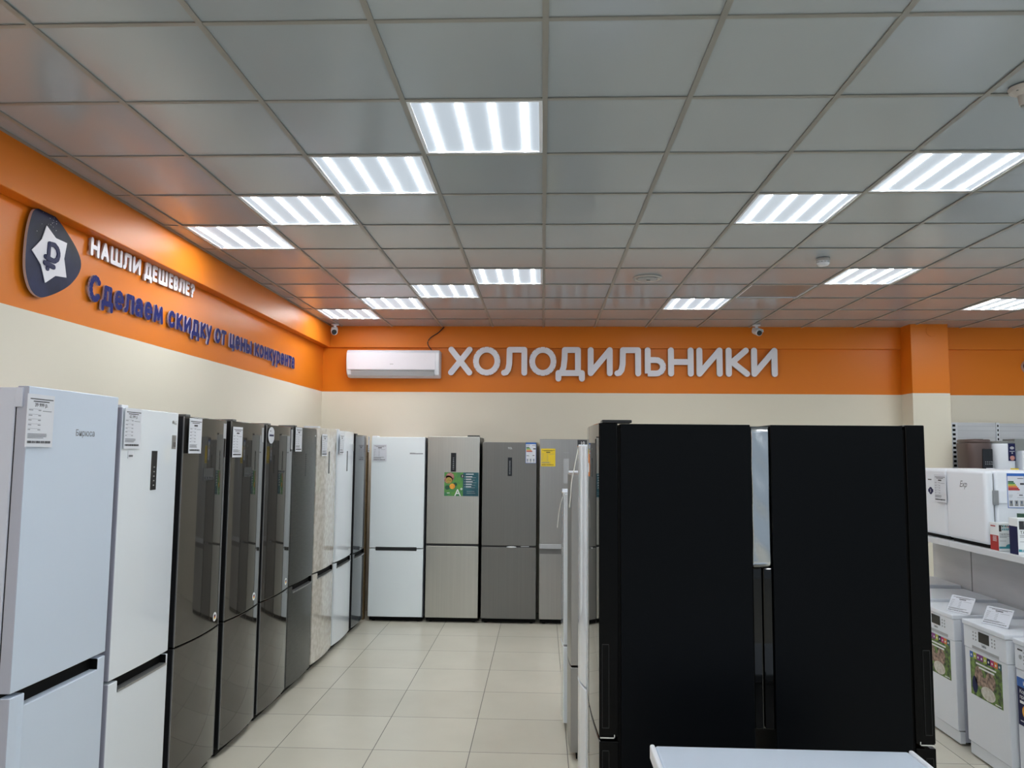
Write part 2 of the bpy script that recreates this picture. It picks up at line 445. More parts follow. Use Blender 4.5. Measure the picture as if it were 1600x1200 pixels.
GLYPH = {
    'Х': [[(0, 1), (1, 0)], [(0, 0), (1, 1)]], 'О': O_, 'Л': LL, 'Д': DD(.24), 'И': II, 'Ь': SOFT, 'Н': NN, 'К': KK,
    'А': [[(0, 0), (.5, 1), (1, 0)], [(.2, .32), (.8, .32)]],
    'Ш': [[(0, 1), (0, 0), (1, 0), (1, 1)], [(.5, 0), (.5, 1)]],
    'Е': [[(1, 1), (0, 1), (0, 0), (1, 0)], [(0, .52), (.85, .52)]],
    'В': [[(0, 0), (0, 1), (.5, 1)] + arc(.5, .765, .4, .235, 90, -90, 10) + [(0, .53)], [(.5, .53)] + arc(.55, .265, .45, .265, 90, -90, 10) + [(0, 0)]],
    '?': [[(0, .78)] + arc(.5, .74, .5, .26, 160, -50, 14) + [(.5, .42), (.5, .3)], [(.5, 0), (.5, .001)]],
    'С': SS,
    'д': DD(.38), 'л': LL, 'м': [[(0, 0), (.12, 1), (.5, .2), (.88, 1), (1, 0)]], 'с': SS, 'к': KK, 'и': II, 'о': O_, 'н': NN,
    'е': [[(0, .5), (1, .5)] + arc(.5, .5, .5, .5, 0, 312, 22)],
    'а': [[(.06, .84)] + arc(.5, .68, .44, .32, 130, 0, 8) + [(.94, 0)], [(.94, .56), (.4, .58)] + arc(.36, .29, .36, .29, 90, 270, 10) + [(.6, .02), (.94, .2)]],
    'у': [[(0, 1), (.52, .1)], [(1, 1), (.3, -.42)]],
    'т': [[(0, 1), (1, 1)], [(.5, 1), (.5, 0)]],
    'ц': [[(0, 1), (0, 0), (.82, 0), (.82, 1)], [(.82, 0), (1, 0), (1, -.26)]],
    'ы': [[(0, 1), (0, 0), (.36, 0)] + arc(.36, .29, .26, .29, -90, 90, 10) + [(0, .58)], [(1, 1), (1, 0)]],
    'р': [[(0, -.46), (0, 1)], [(0, .9), (.5, 1)] + arc(.5, .5, .5, .5, 90, -90, 12) + [(0, .1)]],
}

def stroke_letter(ch, x0, x1, z0, z1, r, f, a, t):
    """round-ended strokes; f maps (u,v,depth); front at depth a, wall side at t"""
    bb = B()
    W, H = x1 - x0 - 2 * r, z1 - z0 - 2 * r
    s_ = .00012 * (1 if a > t else -1)          # every piece a hair deeper than the last: no two faces share a plane
    def nxt():
        nonlocal a, t
        a -= s_
        return a
    for line in GLYPH[ch]:
        P = [Vector((x0 + r + u * W, z0 + r + v * H)) for u, v in line]
        for p in P if len(P) < 9 else P[::2] + [P[-1]]:
            bb.disc(p, r, nxt(), t, f, 18, 0, None, 1)
        for p, q in zip(P, P[1:]):
            d = q - p
            if d.length < 1e-5: continue
            n = Vector((-d.y, d.x)).normalized() * r
            bb.prism([tuple(p + n), tuple(p - n), tuple(q - n), tuple(q + n)], nxt(), t, f, 0, 1)
    return bb

def on_stroke(ch, x0, x1, z0, z1, r):
    u, v = GLYPH[ch][0][-1]
    return (x0 + r + u * (x1 - x0 - 2 * r), z0 + r + v * (z1 - z0 - 2 * r))
ORD = ['first', 'second', 'third', 'fourth', 'fifth', 'sixth', 'seventh', 'eighth', 'ninth', 'tenth', 'eleventh', 'twelfth', 'thirteenth']
BIG = [(-1.114, -0.83), (-0.822, -0.501), (-0.49, -0.185), (-0.161, 0.157), (0.147, 0.489), (0.523, 0.813), (0.833, 1.142), (1.186, 1.43), (1.455, 1.75), (1.783, 2.083), (2.12, 2.396), (2.412, 2.713)]
FRONT = YB - .055
for k, (ch, (x0, x1)) in enumerate(zip('ХОЛОДИЛЬНИКИ', BIG)):
    bb = stroke_letter(ch, x0, x1, 2.726, 3.066, .034, lambda u, v, d: (u, d, v), FRONT, YB - .022)
    # spacers to the wall
    bb.disc(on_stroke(ch, x0, x1, 2.726, 3.066, .034), .012, YB - .022, YB, XZ, 8, 1)
    bm_o = obj('sign_letter', bb, ['letter_white', 'letter_side'])
    tag(bm_o, f'large white letter {ch}, {ORD[k]} letter of the long white word on the back wall', 'letter', 'large white letters on the back wall')

L1 = [('Н', 4.261, 4.350), ('А', 4.365, 4.450), ('Ш', 4.466, 4.595), ('Л', 4.605, 4.702), ('И', 4.72, 4.816), ('Д', 4.86, 4.962), ('Е', 4.969, 5.032), ('Ш', 5.049, 5.172), ('Е', 5.195, 5.252), ('В', 5.265, 5.333), ('Л', 5.340, 5.432), ('Е', 5.446, 5.509), ('?', 5.525, 5.592)]
L2 = [('С', 4.264, 4.378), ('д', 4.392, 4.517), ('е', 4.532, 4.632), ('л', 4.640, 4.757), ('а', 4.770, 4.868), ('е', 4.886, 4.985), ('м', 5.004, 5.133),
      ('с', 5.21, 5.302), ('к', 5.325, 5.422), ('и', 5.445, 5.551), ('д', 5.566, 5.694), ('к', 5.711, 5.804), ('у', 5.812, 5.912),
      ('о', 5.977, 6.085), ('т', 6.097, 6.193), ('ц', 6.262, 6.367), ('е', 6.381, 6.482), ('н', 6.497, 6.602), ('ы', 6.618, 6.760),
      ('к', 6.827, 6.930), ('о', 6.941, 7.049), ('н', 7.069, 7.166), ('к', 7.182, 7.277), ('у', 7.280, 7.380), ('р', 7.399, 7.503), ('е', 7.521, 7.624), ('н', 7.645, 7.740), ('т', 7.751, 7.850), ('а', 7.860, 7.954)]
wf = lambda u, v, d: (d, u, v)
words1 = ['first', 'first', 'first', 'first', 'first'] + ['second'] * 8
n_in = {}
for k, (ch, y0, y1) in enumerate(L1):
    wd = words1[k]; n_in[wd] = n_in.get(wd, 0) + 1
    base = 2.940 + (y0 - 4.26) * .011
    bb = stroke_letter(ch, y0, y1, base, base + .108, .0126, wf, XL + .024, XL + .012)
    bb.disc(on_stroke(ch, y0, y1, base, base + .108, .0115), .004, XL + .012, XL, wf, 8, 1)
    nm = 'question mark' if ch == '?' else 'letter ' + ch
    tag(obj('sign_letter', bb, ['letter_white', 'letter_side']), f'small white {nm}, {ORD[n_in[wd]-1]} sign of the {wd} word in the white wall line', 'letter', 'small white letters on the left wall')
w2 = [0]*7 + [1]*6 + [2]*2 + [3]*4 + [4]*10
n_in = {}
for k, (ch, y0, y1) in enumerate(L2):
    wd = w2[k]; n_in[wd] = n_in.get(wd, 0) + 1
    base = 2.678
    hgt = .158 if ch == 'С' else .122
    bb = stroke_letter(ch, y0, y1, base, base + hgt, 0.0155 if ch != 'С' else .0178, wf, XL + .026, XL + .014)
    bb.disc(on_stroke(ch, y0, y1, base, base + hgt, .0135), .004, XL + .014, XL, wf, 8, 1)
    tag(obj('sign_letter', bb, ['letter_blue', 'letter_blue_side']), f'blue letter {ch}, {ORD[n_in[wd]-1]} letter of the {ORD[wd]} word in the blue wall line', 'letter', 'blue letters on the left wall')

# ------------------------------------------------------------------ rouble shield on the left wall
OUT = [(3.773, 3.055), (3.853, 3.068), (3.936, 3.045), (4.035, 2.99), (4.119, 2.928), (4.16, 2.865), (4.142, 2.8), (4.071, 2.724), (3.974, 2.663), (3.863, 2.614), (3.804, 2.608), (3.752, 2.633), (3.714, 2.695), (3.699, 2.767), (3.7, 2.882), (3.712, 2.962), (3.735, 3.03)]
def smooth_loop(P, k=4):
    r = []
    n = len(P)
    for i in range(n):
        p0, p1, p2, p3 = (Vector(P[(i + d) % n]) for d in (-1, 0, 1, 2))
        for q in range(k):
            t = q / k
            r.append(tuple(0.5 * ((2 * p1) + (p2 - p0) * t + (2 * p0 - 5 * p1 + 4 * p2 - p3) * t * t + (3 * p1 - p0 - 3 * p2 + p3) * t ** 3)))
    return r
STAR = [(3.84, 2.988), (3.921, 2.943), (4.018, 2.942), (4.001, 2.852), (4.03, 2.754), (3.936, 2.742), (3.855, 2.686), (3.813, 2.774), (3.736, 2.831), (3.809, 2.907)]
sh = thing('logo_shield', 'dark navy guitar-pick shaped shield with white star and rouble sign on left wall', 'sign', (XL, 3.93, 2.61))
D = Vector((XL, 3.93, 2.61))
sf = lambda u, v, d: (d, u - D.y, v - D.z)
obj('backing', B().prism(smooth_loop(OUT), .020, .034, sf, 0, 1), ['navy', 'letter_side'], sh)
obj('spacer', B().disc((3.80, 2.75), .012, 0, .021, sf, 12).disc((3.95, 2.75), .012, 0, .021, sf, 12).disc((3.82, 2.98), .012, 0, .021, sf, 12), 'letter_side', sh)
obj('star', B().prism(STAR, .0345, .039, sf), 'letter_white', sh, bevel=.002)
stars = B()
for _ in range(26):
    u, v = 3.74 + random.random() * .22, 2.9 + random.random() * .15
    if u < 3.76 or (v < 2.98 and 3.8 < u < 3.93): continue
    stars.disc((u, v), .0012 + .0012 * random.random(), .0342, .0346, sf, 6)
obj('print', stars, 'white_ink', sh)
rb = B()
def strokes(bb, lines, r, a, t, f):
    for P in lines:
        P = [Vector(p) for p in P]
        for p in P:
            bb.disc(p, r, a, t, f, 14); t += .00015
        for p, q in zip(P, P[1:]):
            n = (q - p); n = Vector((-n.y, n.x)).normalized() * r
            bb.prism([tuple(p + n), tuple(p - n), tuple(q - n), tuple(q + n)], a, t, f); t += .00015
strokes(rb, [[(3.866, 2.896), (3.863, 2.765)], [(3.866, 2.897), (3.908, 2.901), (3.935, 2.886), (3.946, 2.86), (3.938, 2.832), (3.915, 2.816), (3.886, 2.816), (3.841, 2.823)], [(3.837, 2.79), (3.909, 2.783)]], .0125, .0395, .043, sf)
obj('rouble_sign', rb, 'navy_flat', sh)

sh2 = thing('logo_shield', 'dark edge of a navy shield on the back wall at the right photo edge', 'sign', (5.72, YB, 2.62))
o2 = [(-u + 3.93, v - 2.61) for u, v in smooth_loop(OUT)]
obj('backing', B().prism(o2, -.045, 0, lambda u, v, d: (u, d, v), 0, 1), ['navy', 'letter_side'], sh2)

# ------------------------------------------------------------------ price tags
def bars_print(bb, x0, x1, z0, z1, y, mi=0, big=None, dense=True):
    """print of a price tag: heading, price, table rows and bar code, as ink on the sheet"""
    W, H = x1 - x0, z1 - z0
    def line(a, b_, v, h, m=mi):
        bb.box(x0 + a * W, x0 + b_ * W, y - .0004, y, z0 + v * H, z0 + (v + h) * H, m)
    line(.08, .95, .900, .018); line(.2, .8, .855, .018)
    if big:
        bb.text(big, .10 * H, lambda u, v, d: (x0 + W * .5 + u, y - .0004, z0 + .765 * H + v), mi, 'CENTER')
    else:
        line(.36, .64, .77, .045)
    for v, L in ((.70, (.05, .2)), (.60, (.05, .18)), (.51, (.05, .16)), (.42, (.05, .16)), (.33, (.05, .13))):
        line(L[0], L[1], v - .012, .014, mi + 1); line(.40, .50, v - .012, .014, mi + 1); line(.05, .5, v + .015, .004, mi + 1)
    line(.56, .9, .68, .012, mi + 1)
    for v in (.24, .215, .19, .165): line(.05, .55 + .3 * random.random(), v, .013, mi + 1)
    x = .05
    while x < .88:
        wd = .01 + .025 * random.random()
        line(x, x + wd, .07, .045); x += wd + .006 + .012 * random.random()

def price_tag(label, loc, rz, W, H, big=None, sheet='paper', tilt=0.0, group='price tags on the fridges'):
    t = thing('price_tag', label, 'price tag', loc, rz, group)
    t.rotation_euler = (tilt, 0, rz)
    obj('sheet', B().box(-W / 2, W / 2, -.003, 0, 0, H), sheet, t)
    bb = B(); bars_print(bb, -W / 2, W / 2, 0, H, -.0032, 0, big)
    obj('print', bb, ['ink', 'ink_grey'], t)
    return t

# ------------------------------------------------------------------ fridges
def paint_sides(b_, mi=1):
    for f in b_.bm.faces:
        f.normal_update()
        if abs(f.normal.x) > .9: f.material_index = mi
    return b_
def paint_notch(b_, w_, z1, notch):
    if notch:
        for f in b_.bm.faces:
            c = f.calc_center_median()
            if abs(f.normal.x) > .9 and abs(c.x) < w_ / 2 - .002: f.material_index = 2
    return b_
def front_y(x, w_, sag): return sag * (2 * x / w_) ** 2
def door_shape(w_, z0, z1, y1, sag, notch=None, n=16):
    """door slab with a bowed front; notch=(xa,xb,depth) cut into the top edge"""
    xs = sorted(set([-w_ / 2 + w_ * k / n for k in range(n + 1)] + (list(notch[:2]) if notch else [])))
    bb = B(); bm = bb.bm
    def top(xm): return z1 - notch[2] if notch and notch[0] < xm < notch[1] else z1
    cache = {}
    def V(x, y, z):
        k = (round(x, 5), round(y, 5), round(z, 5))
        if k not in cache: cache[k] = bm.verts.new((x, y, z))
        return cache[k]
    def face(*v): bm.faces.new(v)
    levels = sorted({z0, z1} | ({z1 - notch[2]} if notch else set()))
    for a, c in zip(xs, xs[1:]):
        zt = top((a + c) / 2)
        ya, yc = front_y(a, w_, sag), front_y(c, w_, sag)
        for p, q in zip(levels, levels[1:]):
            if q > zt + 1e-6: continue
            face(V(a, ya, p), V(c, yc, p), V(c, yc, q), V(a, ya, q))
            face(V(a, y1, p), V(a, y1, q), V(c, y1, q), V(c, y1, p))
        face(V(a, ya, zt), V(c, yc, zt), V(c, y1, zt), V(a, y1, zt))
        face(V(a, ya, z0), V(a, y1, z0), V(c, y1, z0), V(c, yc, z0))
    def side(x, p, q):
        y = front_y(x, w_, sag)
        face(V(x, y, p), V(x, y, q), V(x, y1, q), V(x, y1, p))
    for p, q in zip(levels, levels[1:]):
        side(-w_ / 2, p, q); side(w_ / 2, p, q)
    if notch:
        side(notch[0], z1 - notch[2], z1); side(notch[1], z1 - notch[2], z1)
    return bb

def fridge(label, loc, rz, w_, h, split, d, door='white_gloss', body='white_side', sag=.012, gap=.006, notch=None, notch_trim=None,
           group='fridges', hinge='white_plastic', edge=None, bz=.055, handle_bar=None, gasket='black_matte', name='fridge', plinth='black_matte', th=.07, dside=None, bgap=.012):
    t = thing(name, label, 'fridge', loc, rz, group)
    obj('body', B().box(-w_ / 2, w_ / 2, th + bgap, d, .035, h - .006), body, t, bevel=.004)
    obj('gasket', B().box(-w_ / 2 + .006, w_ / 2 - .006, th - .002, th + bgap + .002, .06, h - .02), gasket, t)
    p = B().box(-w_ / 2 + .01, w_ / 2 - .01, .045, d - .03, .012, .05)
    for sx in (-1, 1):
        p.disc((sx * (w_ / 2 - .05), .08), .018, 0, .014, XY, 12); p.disc((sx * (w_ / 2 - .05), d - .06), .018, 0, .014, XY, 12)
    obj('plinth', p, plinth, t)
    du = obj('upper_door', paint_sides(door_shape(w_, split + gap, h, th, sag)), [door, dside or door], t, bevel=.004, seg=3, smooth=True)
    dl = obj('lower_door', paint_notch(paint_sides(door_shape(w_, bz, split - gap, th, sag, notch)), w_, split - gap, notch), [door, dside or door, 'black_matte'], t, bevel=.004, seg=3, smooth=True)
    if edge:
        for s_, z0, z1 in ((-1, split + gap, h), (1, split + gap, h), (-1, bz, split - gap), (1, bz, split - gap)):
            x = s_ * w_ / 2
            obj('edge_strip', B().box(x - .003 if s_ > 0 else x - .001, x + .001 if s_ > 0 else x + .003, sag - .0015, sag + .005, z0, z1), edge, du if z0 > split else dl)
    if notch:
        xa, xb, nd = notch
        g = B().box(xa - .002, xb + .002, .036, th - .003, split - gap - nd - .003, split + gap)
        obj('grip_recess', g, 'black_matte', dl)
        if notch_trim:
            zt = split - gap - nd
            n = 8; tr = B()
            for k in range(n):
                a, c = xa + (xb - xa) * k / n, xa + (xb - xa) * (k + 1) / n
                y = min(front_y(a, w_, sag), front_y(c, w_, sag)) - .002
                tr.box(a, c, y, .04, zt - .001, zt + .009)
            obj('grip_trim', tr, notch_trim, dl)
    if hinge:
        obj('hinge_cover', B().box(-w_ / 2 + .004, -w_ / 2 + .06, .012, th + .07, h - .001, h + .012), hinge, t, bevel=.003)
    return t, du, dl

def plate(name, parent, x0, x1, z0, z1, m, w_, sag, th=.002, out=.0012, bevel=0.0):
    """a thin plate lying on a door front at local x0..x1"""
    y = min(front_y(x0, w_, sag), front_y(x1, w_, sag), front_y((x0 + x1) / 2, w_, sag)) - out
    return obj(name, B().box(x0, x1, y, y + th, z0, z1), m, parent, bevel=bevel)

# --- left row: fronts face +X.  local x runs along world Y
R90 = PI / 2
XF = -1.9
ROW = dict(group='fridges along the left wall')
def lrow(y0, y1, h, split, label, **k):
    kk = dict(ROW); kk.update(k)
    return fridge(label, (XF, (y0 + y1) / 2, 0), R90, y1 - y0, h, split, .66, **kk)

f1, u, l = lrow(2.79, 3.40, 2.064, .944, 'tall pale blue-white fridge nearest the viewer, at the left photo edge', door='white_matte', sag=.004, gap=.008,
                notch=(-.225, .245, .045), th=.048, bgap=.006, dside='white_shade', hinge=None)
obj('hinge_cover', B().box(-.313, -.300, .022, .052, 1.985, 2.058), 'white_side', f1, bevel=.003)
w1 = .61
bb = B(); bb.text('Бирюса', .036, lambda a, v, q: (-.01 + a, -.0004, 1.885 + v))
obj('logo', bb, 'ink_grey', u)
price_tag('white price tag with bold price, largest, on the nearest pale blue-white fridge', (XF + .002, 2.853, 1.838), R90, .155, .197, '39 999 р.')

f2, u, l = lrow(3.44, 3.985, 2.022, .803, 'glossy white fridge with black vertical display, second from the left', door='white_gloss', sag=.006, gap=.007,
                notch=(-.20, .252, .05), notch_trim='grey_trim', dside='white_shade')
w2_ = .545
dsp = plate('display', u, 3.71 - 3.7125, 3.765 - 3.7125, 1.635, 1.825, 'display', w2_, .006)
bb = B()
for k in range(5): bb.box(.02, .034, -.0018, -.0014, 1.655 + .022 * k, 1.661 + .022 * k)
obj('display_marks', bb, 'grey_trim', dsp)
bb = B(); bb.text('LG', .026, lambda a, v, q: (.218 + a, -.0004 + .003, 1.962 + v)); bb.disc((.208, 1.972), .009, .002, .0030, XZ, 14)
obj('logo', bb, 'grey_trim', u)
st = plate('sticker', u, .205, .248, 1.835, 1.905, 'grey_trim', w2_, .006)
bb = B(); bb.text('10', .034, lambda a, v, q: (.227 + a, .0014, 1.846 + v), 0, 'CENTER'); obj('sticker_print', bb, 'ink', st)
st = plate('barcode_sticker', u, -.215, -.165, 1.79, 1.825, 'paper', w2_, .006)
bb = B()
for k in range(9): bb.box(-.208 + k * .004, -.2055 + k * .004, .0008, .0012, 1.797, 1.806)
obj('sticker_print', bb, 'ink', st)
price_tag('white price tag on the glossy white fridge with the black display', (XF + .001, 3.52, 1.834), R90, .145, .185, '62 399 р.')

DG = dict(door='dark_glass', dside='black', body='black', sag=.018, gap=.004, hinge='side_grey', edge='grey_trim')
def dark(y0, y1, h, label, badge, scr):
    t, u, l = lrow(y0, y1, h, .797, label, **DG)
    ym = (y0 + y1) / 2; ww = y1 - y0
    s_ = plate('display', u, scr[0] - ym, scr[1] - ym, scr[2], scr[3], 'grey_screen', ww, .018)
    bb = B()
    for k in range(4):
        a = (scr[0] - ym) + .02 + k * .032
        bb.box(a, a + (.016 if k in (0, 3) else .02), front_y(a, ww, .018) - .0035, front_y(a, ww, .018) - .0012, scr[2] + .008, scr[2] + .018)
    obj('display_marks', bb, 'ink', s_)
    bx, bz_ = badge[0] - ym, badge[1]
    y = front_y(bx, ww, .018) - .002
    bg = obj('badge', B().disc((bx, bz_), .026, y, y + .0015, XZ, 20), 'white_ink', u)
    bb = B()
    for k, (z0, z1) in enumerate(((.004, .012), (-.004, .004), (-.012, -.004))):
        bb.box(bx - .011, bx + .011, y - .0008, y - .0003, bz_ + z0, bz_ + z1, k)
    obj('flag', bb, ['ink', 'red', 'yellow'], bg)
    return t, u, l
t, u, l = dark(4.075, 4.63, 2.010, 'dark brown glass fridge next to the glossy white fridge, first of three dark', (4.55, .862), (4.30, 4.43, 1.66, 1.728))
plate('sticker', u, .225, .265, 1.90, 1.99, 'soft_grey', .555, .018)
price_tag('white price tag on the first dark glass fridge from the viewer', (XF + .004, 4.165, 1.812), R90, .15, .19)
t, u, l = dark(4.71, 5.265, 2.010, 'dark brown glass fridge, middle of the three dark ones', (5.16, .867), (4.895, 5.03, 1.66, 1.722))
plate('sticker', u, .228, .265, 1.885, 1.985, 'soft_grey', .555, .018)
price_tag('white price tag on the middle dark glass fridge', (XF + .002, 4.76, 1.787), R90, .15, .188)
t, u, l = dark(5.325, 5.885, 2.008, 'dark brown glass fridge with an oval white sticker, third of the three dark ones', (5.81, .858), (5.535, 5.66, 1.665, 1.68))
bx = 5.39 - 5.605
ov = obj('oval_sticker', B().disc((bx, 1.937), .062, .006, .0085, XZ, 28, 0, .058), 'paper', u)
bb = B().box(bx - .042, bx + .042, .0052, .0058, 1.930, 1.942).box(bx - .04, bx - .01, .0052, .0058, 1.965, 1.969)
obj('sticker_print', bb, 'navy_flat', ov)
plate('sticker', u, .228, .268, 1.84, 1.99, 'soft_grey', .56, .018)

t, u, l = lrow(5.905, 6.505, 2.014, .800, 'matte graphite fridge with dark vertical lettering, between dark glass and beige fridges', door='graphite', body='side_grey', sag=.016,
               notch=(-.23, .27, .05), notch_trim='grey_trim', hinge='side_grey')
bb = B(); 
for k in range(11):
    bb.box(-.035, -.010, .0005 - .0012, .0005 - .0006, 1.63 + .0165 * k, 1.63 + .0165 * k + .0115)
obj('lettering', bb, 'ink', u)
obj('badge', B().disc((.255, 1.955), .008, .009, .0105, XZ, 12), 'white_ink', u)
price_tag('white price tag on the matte graphite fridge', (XF + .001, 5.975, 1.824), R90, .155, .186)

t, u, l = lrow(6.545, 7.16, 2.028, .800, 'beige patterned glossy fridge with narrow display, right of the graphite fridge', door='beige', body='white_side', sag=.018,
               notch=(-.21, .275, .05), notch_trim='grey_trim')
plate('display', u, -.01, .03, 1.63, 1.825, 'grey_screen', .615, .018)
plate('sticker', u, .255, .29, 1.83, 1.90, 'grey', .615, .018)
price_tag('white price tag on the beige patterned fridge', (XF + .001, 6.70, 1.785), R90, .155, .19)
t, u, l = lrow(7.185, 7.82, 2.022, .797, 'narrow-looking white glossy fridge between beige and dark grey fridges in left row', door='white_gloss', body='white_side', sag=.018,
               notch=(-.24, .28, .05), notch_trim='grey_trim')
plate('display', u, -.015, .02, 1.635, 1.83, 'grey_screen', .635, .018)
plate('sticker', u, .265, .30, 1.83, 1.905, 'grey', .635, .018)
price_tag('white price tag on the white fridge beside the beige one', (XF + .001, 7.28, 1.80), R90, .15, .19)
t, u, l = lrow(7.90, 8.40, 1.998, .790, 'dark grey glass fridge at the far end of the left row, beside the corner', door='black_grey', dside='black', body='black', sag=.016,
               notch=(-.2, .24, .05), notch_trim='grey_trim', hinge='black')
price_tag('thin white price tag on the far edge of the dark grey corner fridge', (XF + .014, 8.36, 1.82), R90, .06, .17)

tag(obj('cardboard_panel', B().box(-2.5, -1.94, 8.56, 8.62, 0.0, 1.90), 'cardboard', bevel=.004), 'tall brown panel in the dark corner gap beside the back white fridge', 'panel')

# --- back row: fronts face -Y
YFR = 8.47
def brow(x0, x1, h, split, label, **k):
    kk = dict(group='fridges along the back wall', sag=.004); kk.update(k)
    return fridge(label, ((x0 + x1) / 2, YFR, 0), 0, x1 - x0, h, split, .58, **kk)

t, u, l = brow(-1.878, -1.288, 1.988, .782, 'white satin fridge with black handle bar, leftmost along the back wall', door='white_back', body='white_side', gap=.005)
obj('handle', B().box(-.225, .225, -.004, .05, .757, .797), 'black', t, bevel=.006)
ql = B().box(.13, .275, -.0006, .0, 1.803, 1.812); ql.box(.13, .19, -.0006, 0, 1.8145, 1.8165)
obj('logo', ql, 'ink_grey', u)
price_tag('white price tag on the white fridge along the back wall', (-1.783, YFR - .003, 1.722), 0, .15, .183)

t, u, l = brow(-1.258, -.686, 1.998, .826, 'stainless steel fridge with green poster, second along the back wall', door='steel', dside='black', body='black', gap=.013, hinge=None)
obj('handle', B().box(-.28, .28, .004, .05, .815, .838), 'black', t)
obj('hinge_cover', B().box(.15, .282, .01, .1, 1.997, 2.012), 'black', t, bevel=.003)
dsp = plate('display', u, -.028, .030, 1.615, 1.82, 'display', .572, .004)
bb = B()
for k in range(7): bb.box(-.006, .008, -.0018, -.0013, 1.64 + k * .02, 1.648 + k * .02)
obj('display_marks', bb, 'grey_trim', dsp)
P0, P1, Q0, Q1 = -.096, .278, 1.352, 1.608
ps = B().box(P0, P0 + .205, -.0025, -.001, Q0, Q1, 0); ps.box(P0 + .205, P1, -.0025, -.001, Q0, Q1, 1)
e = lambda bb_, cx, cz, r, mi, k, rz=None: bb_.disc((P0 + cx, Q0 + cz), r, -.0027 - k * .0003, -.0026 - k * .0003, XZ, 26, mi, rz)
poster = obj('poster', ps, ['green', 'teal'], u)
bb = B()
e(bb, .062, .205, .046, 0, 0, .048); e(bb, .045, .178, .046, 0, 0, .044); e(bb, .05, .17, .034, 2, 1, .034); e(bb, .088, .105, .030, 1, 2); e(bb, .035, .092, .026, 3, 1, .024)
e(bb, .118, .126, .022, 3, 0, .02); e(bb, .0, .16, .02, 1, 0, .02) if False else None
e(bb, .197, .216, .021, 4, 1)
obj('poster_picture', bb, ['pink', 'fruit', 'pulp', 'dark_green', 'ink'], poster)
bb = B()
bb.text('A', .102, lambda a, v, q: (P0 + .113 + a, -.0042, Q0 + .004 + v)); bb.text('+', .055, lambda a, v, q: (P0 + .172 + a, -.0042, Q0 + .058 + v))
bb.text('3', .03, lambda a, v, q: (P0 + .197 + a, -.0042, Q0 + .206 + v), 0, 'CENTER')
for k, wd in enumerate((.085, .07, .06, .075, .065, .06)):
    z = Q0 + .234 - k * .027
    bb.box(P0 + .235, P0 + .235 + wd, -.003, -.0027, z, z + .007)
    if k: bb.box(P0 + .235, P0 + .235 + wd + .04, -.003, -.0027, z - .008, z - .005, 1); bb.disc((P0 + .222, Q0 + .236 - k * .027), .004, -.003, -.0027, XZ, 8, 1)
bb.box(P0 + .03, P0 + .06, -.003, -.0027, Q0 + .03, Q0 + .036)
bb.box(P0 + .245, P0 + .33, -.003, -.0027, Q0 + .05, Q0 + .053, 1); bb.box(P0 + .245, P0 + .34, -.003, -.0027, Q0 + .03, Q0 + .033, 1)
obj('poster_print', bb, ['white_ink', 'soft_grey'], poster)

def energy_label(parent, x0, x1, z0, z1, y, f=None):
    """energy label sticker; drawn in the local XZ plane, facing -Y"""
    W, H = x1 - x0, z1 - z0
    lb = obj('energy_label', B().box(x0, x1, y, y + .0015, z0, z1), 'paper', parent)
    bb = B()
    bx = lambda a, b_, c, d_, mi: bb.box(x0 + a * W, x0 + b_ * W, y - .0006, y - .0002, z0 + c * H, z0 + d_ * H, mi)
    bx(0, 1, .92, 1, 0); bx(0, .03, 0, 1, 0); bx(.97, 1, 0, 1, 0); bx(0, 1, 0, .015, 0)
    for k, mi in enumerate((1, 2, 3, 4, 5)):
        bx(.07, .36 + .07 * k, .745 - .05 * k, .785 - .05 * k, mi)
    bx(.72, .96, .67, .72, 6); bx(.07, .4, .855, .875, 6); bx(.6, .93, .845, .86, 6)
    bx(.08, .3, .37, .385, 6); bx(.08, .36, .34, .35, 6); bx(.66, .84, .36, .39, 6)
    for k in range(3): bx(.1 + k * .3, .26 + k * .3, .09, .22, 7); bx(.15 + k * .3, .21 + k * .3, .12, .19, 0); bx(.1 + k * .3, .26 + k * .3, .05, .065, 6)
    obj('label_print', bb, ['blue', 'dark_green', 'green', 'lime', 'orange_print', 'red', 'ink', 'soft_grey'], lb)

t, u, l = brow(-.655, -.063, 1.940, .818, 'dark grey steel fridge with energy label, third along the back wall', door='dark_steel', dside='black', body='black', gap=.010, hinge=None)
g = B().box(-.29, .29, .006, .05, .809, .828); obj('handle', g, 'black', t)
obj('handle_glint', B().disc((.03, .814), .055, -.002, .004, XZ, 20, 0, .009), 'chrome', t)
obj('trim_strip', B().box(.13, .22, .002, .006, .816, .824), 'soft_grey', t)
dsp = plate('display', u, -.018, .028, 1.575, 1.775, 'display', .592, .004, bevel=.0)
bb = B()
for k in range(9): bb.box(-.003, .012, -.0018, -.0013, 1.595 + k * .017, 1.602 + k * .017)
obj('display_marks', bb, 'grey_trim', dsp)
bb = B(); bb.text('TCL', .026, lambda a, v, q: (.005 + a, -.0008, 1.868 + v), 0, 'CENTER'); obj('logo', bb, 'white_ink', u)
energy_label(u, .175, .29, 1.715, 1.940, -.003)

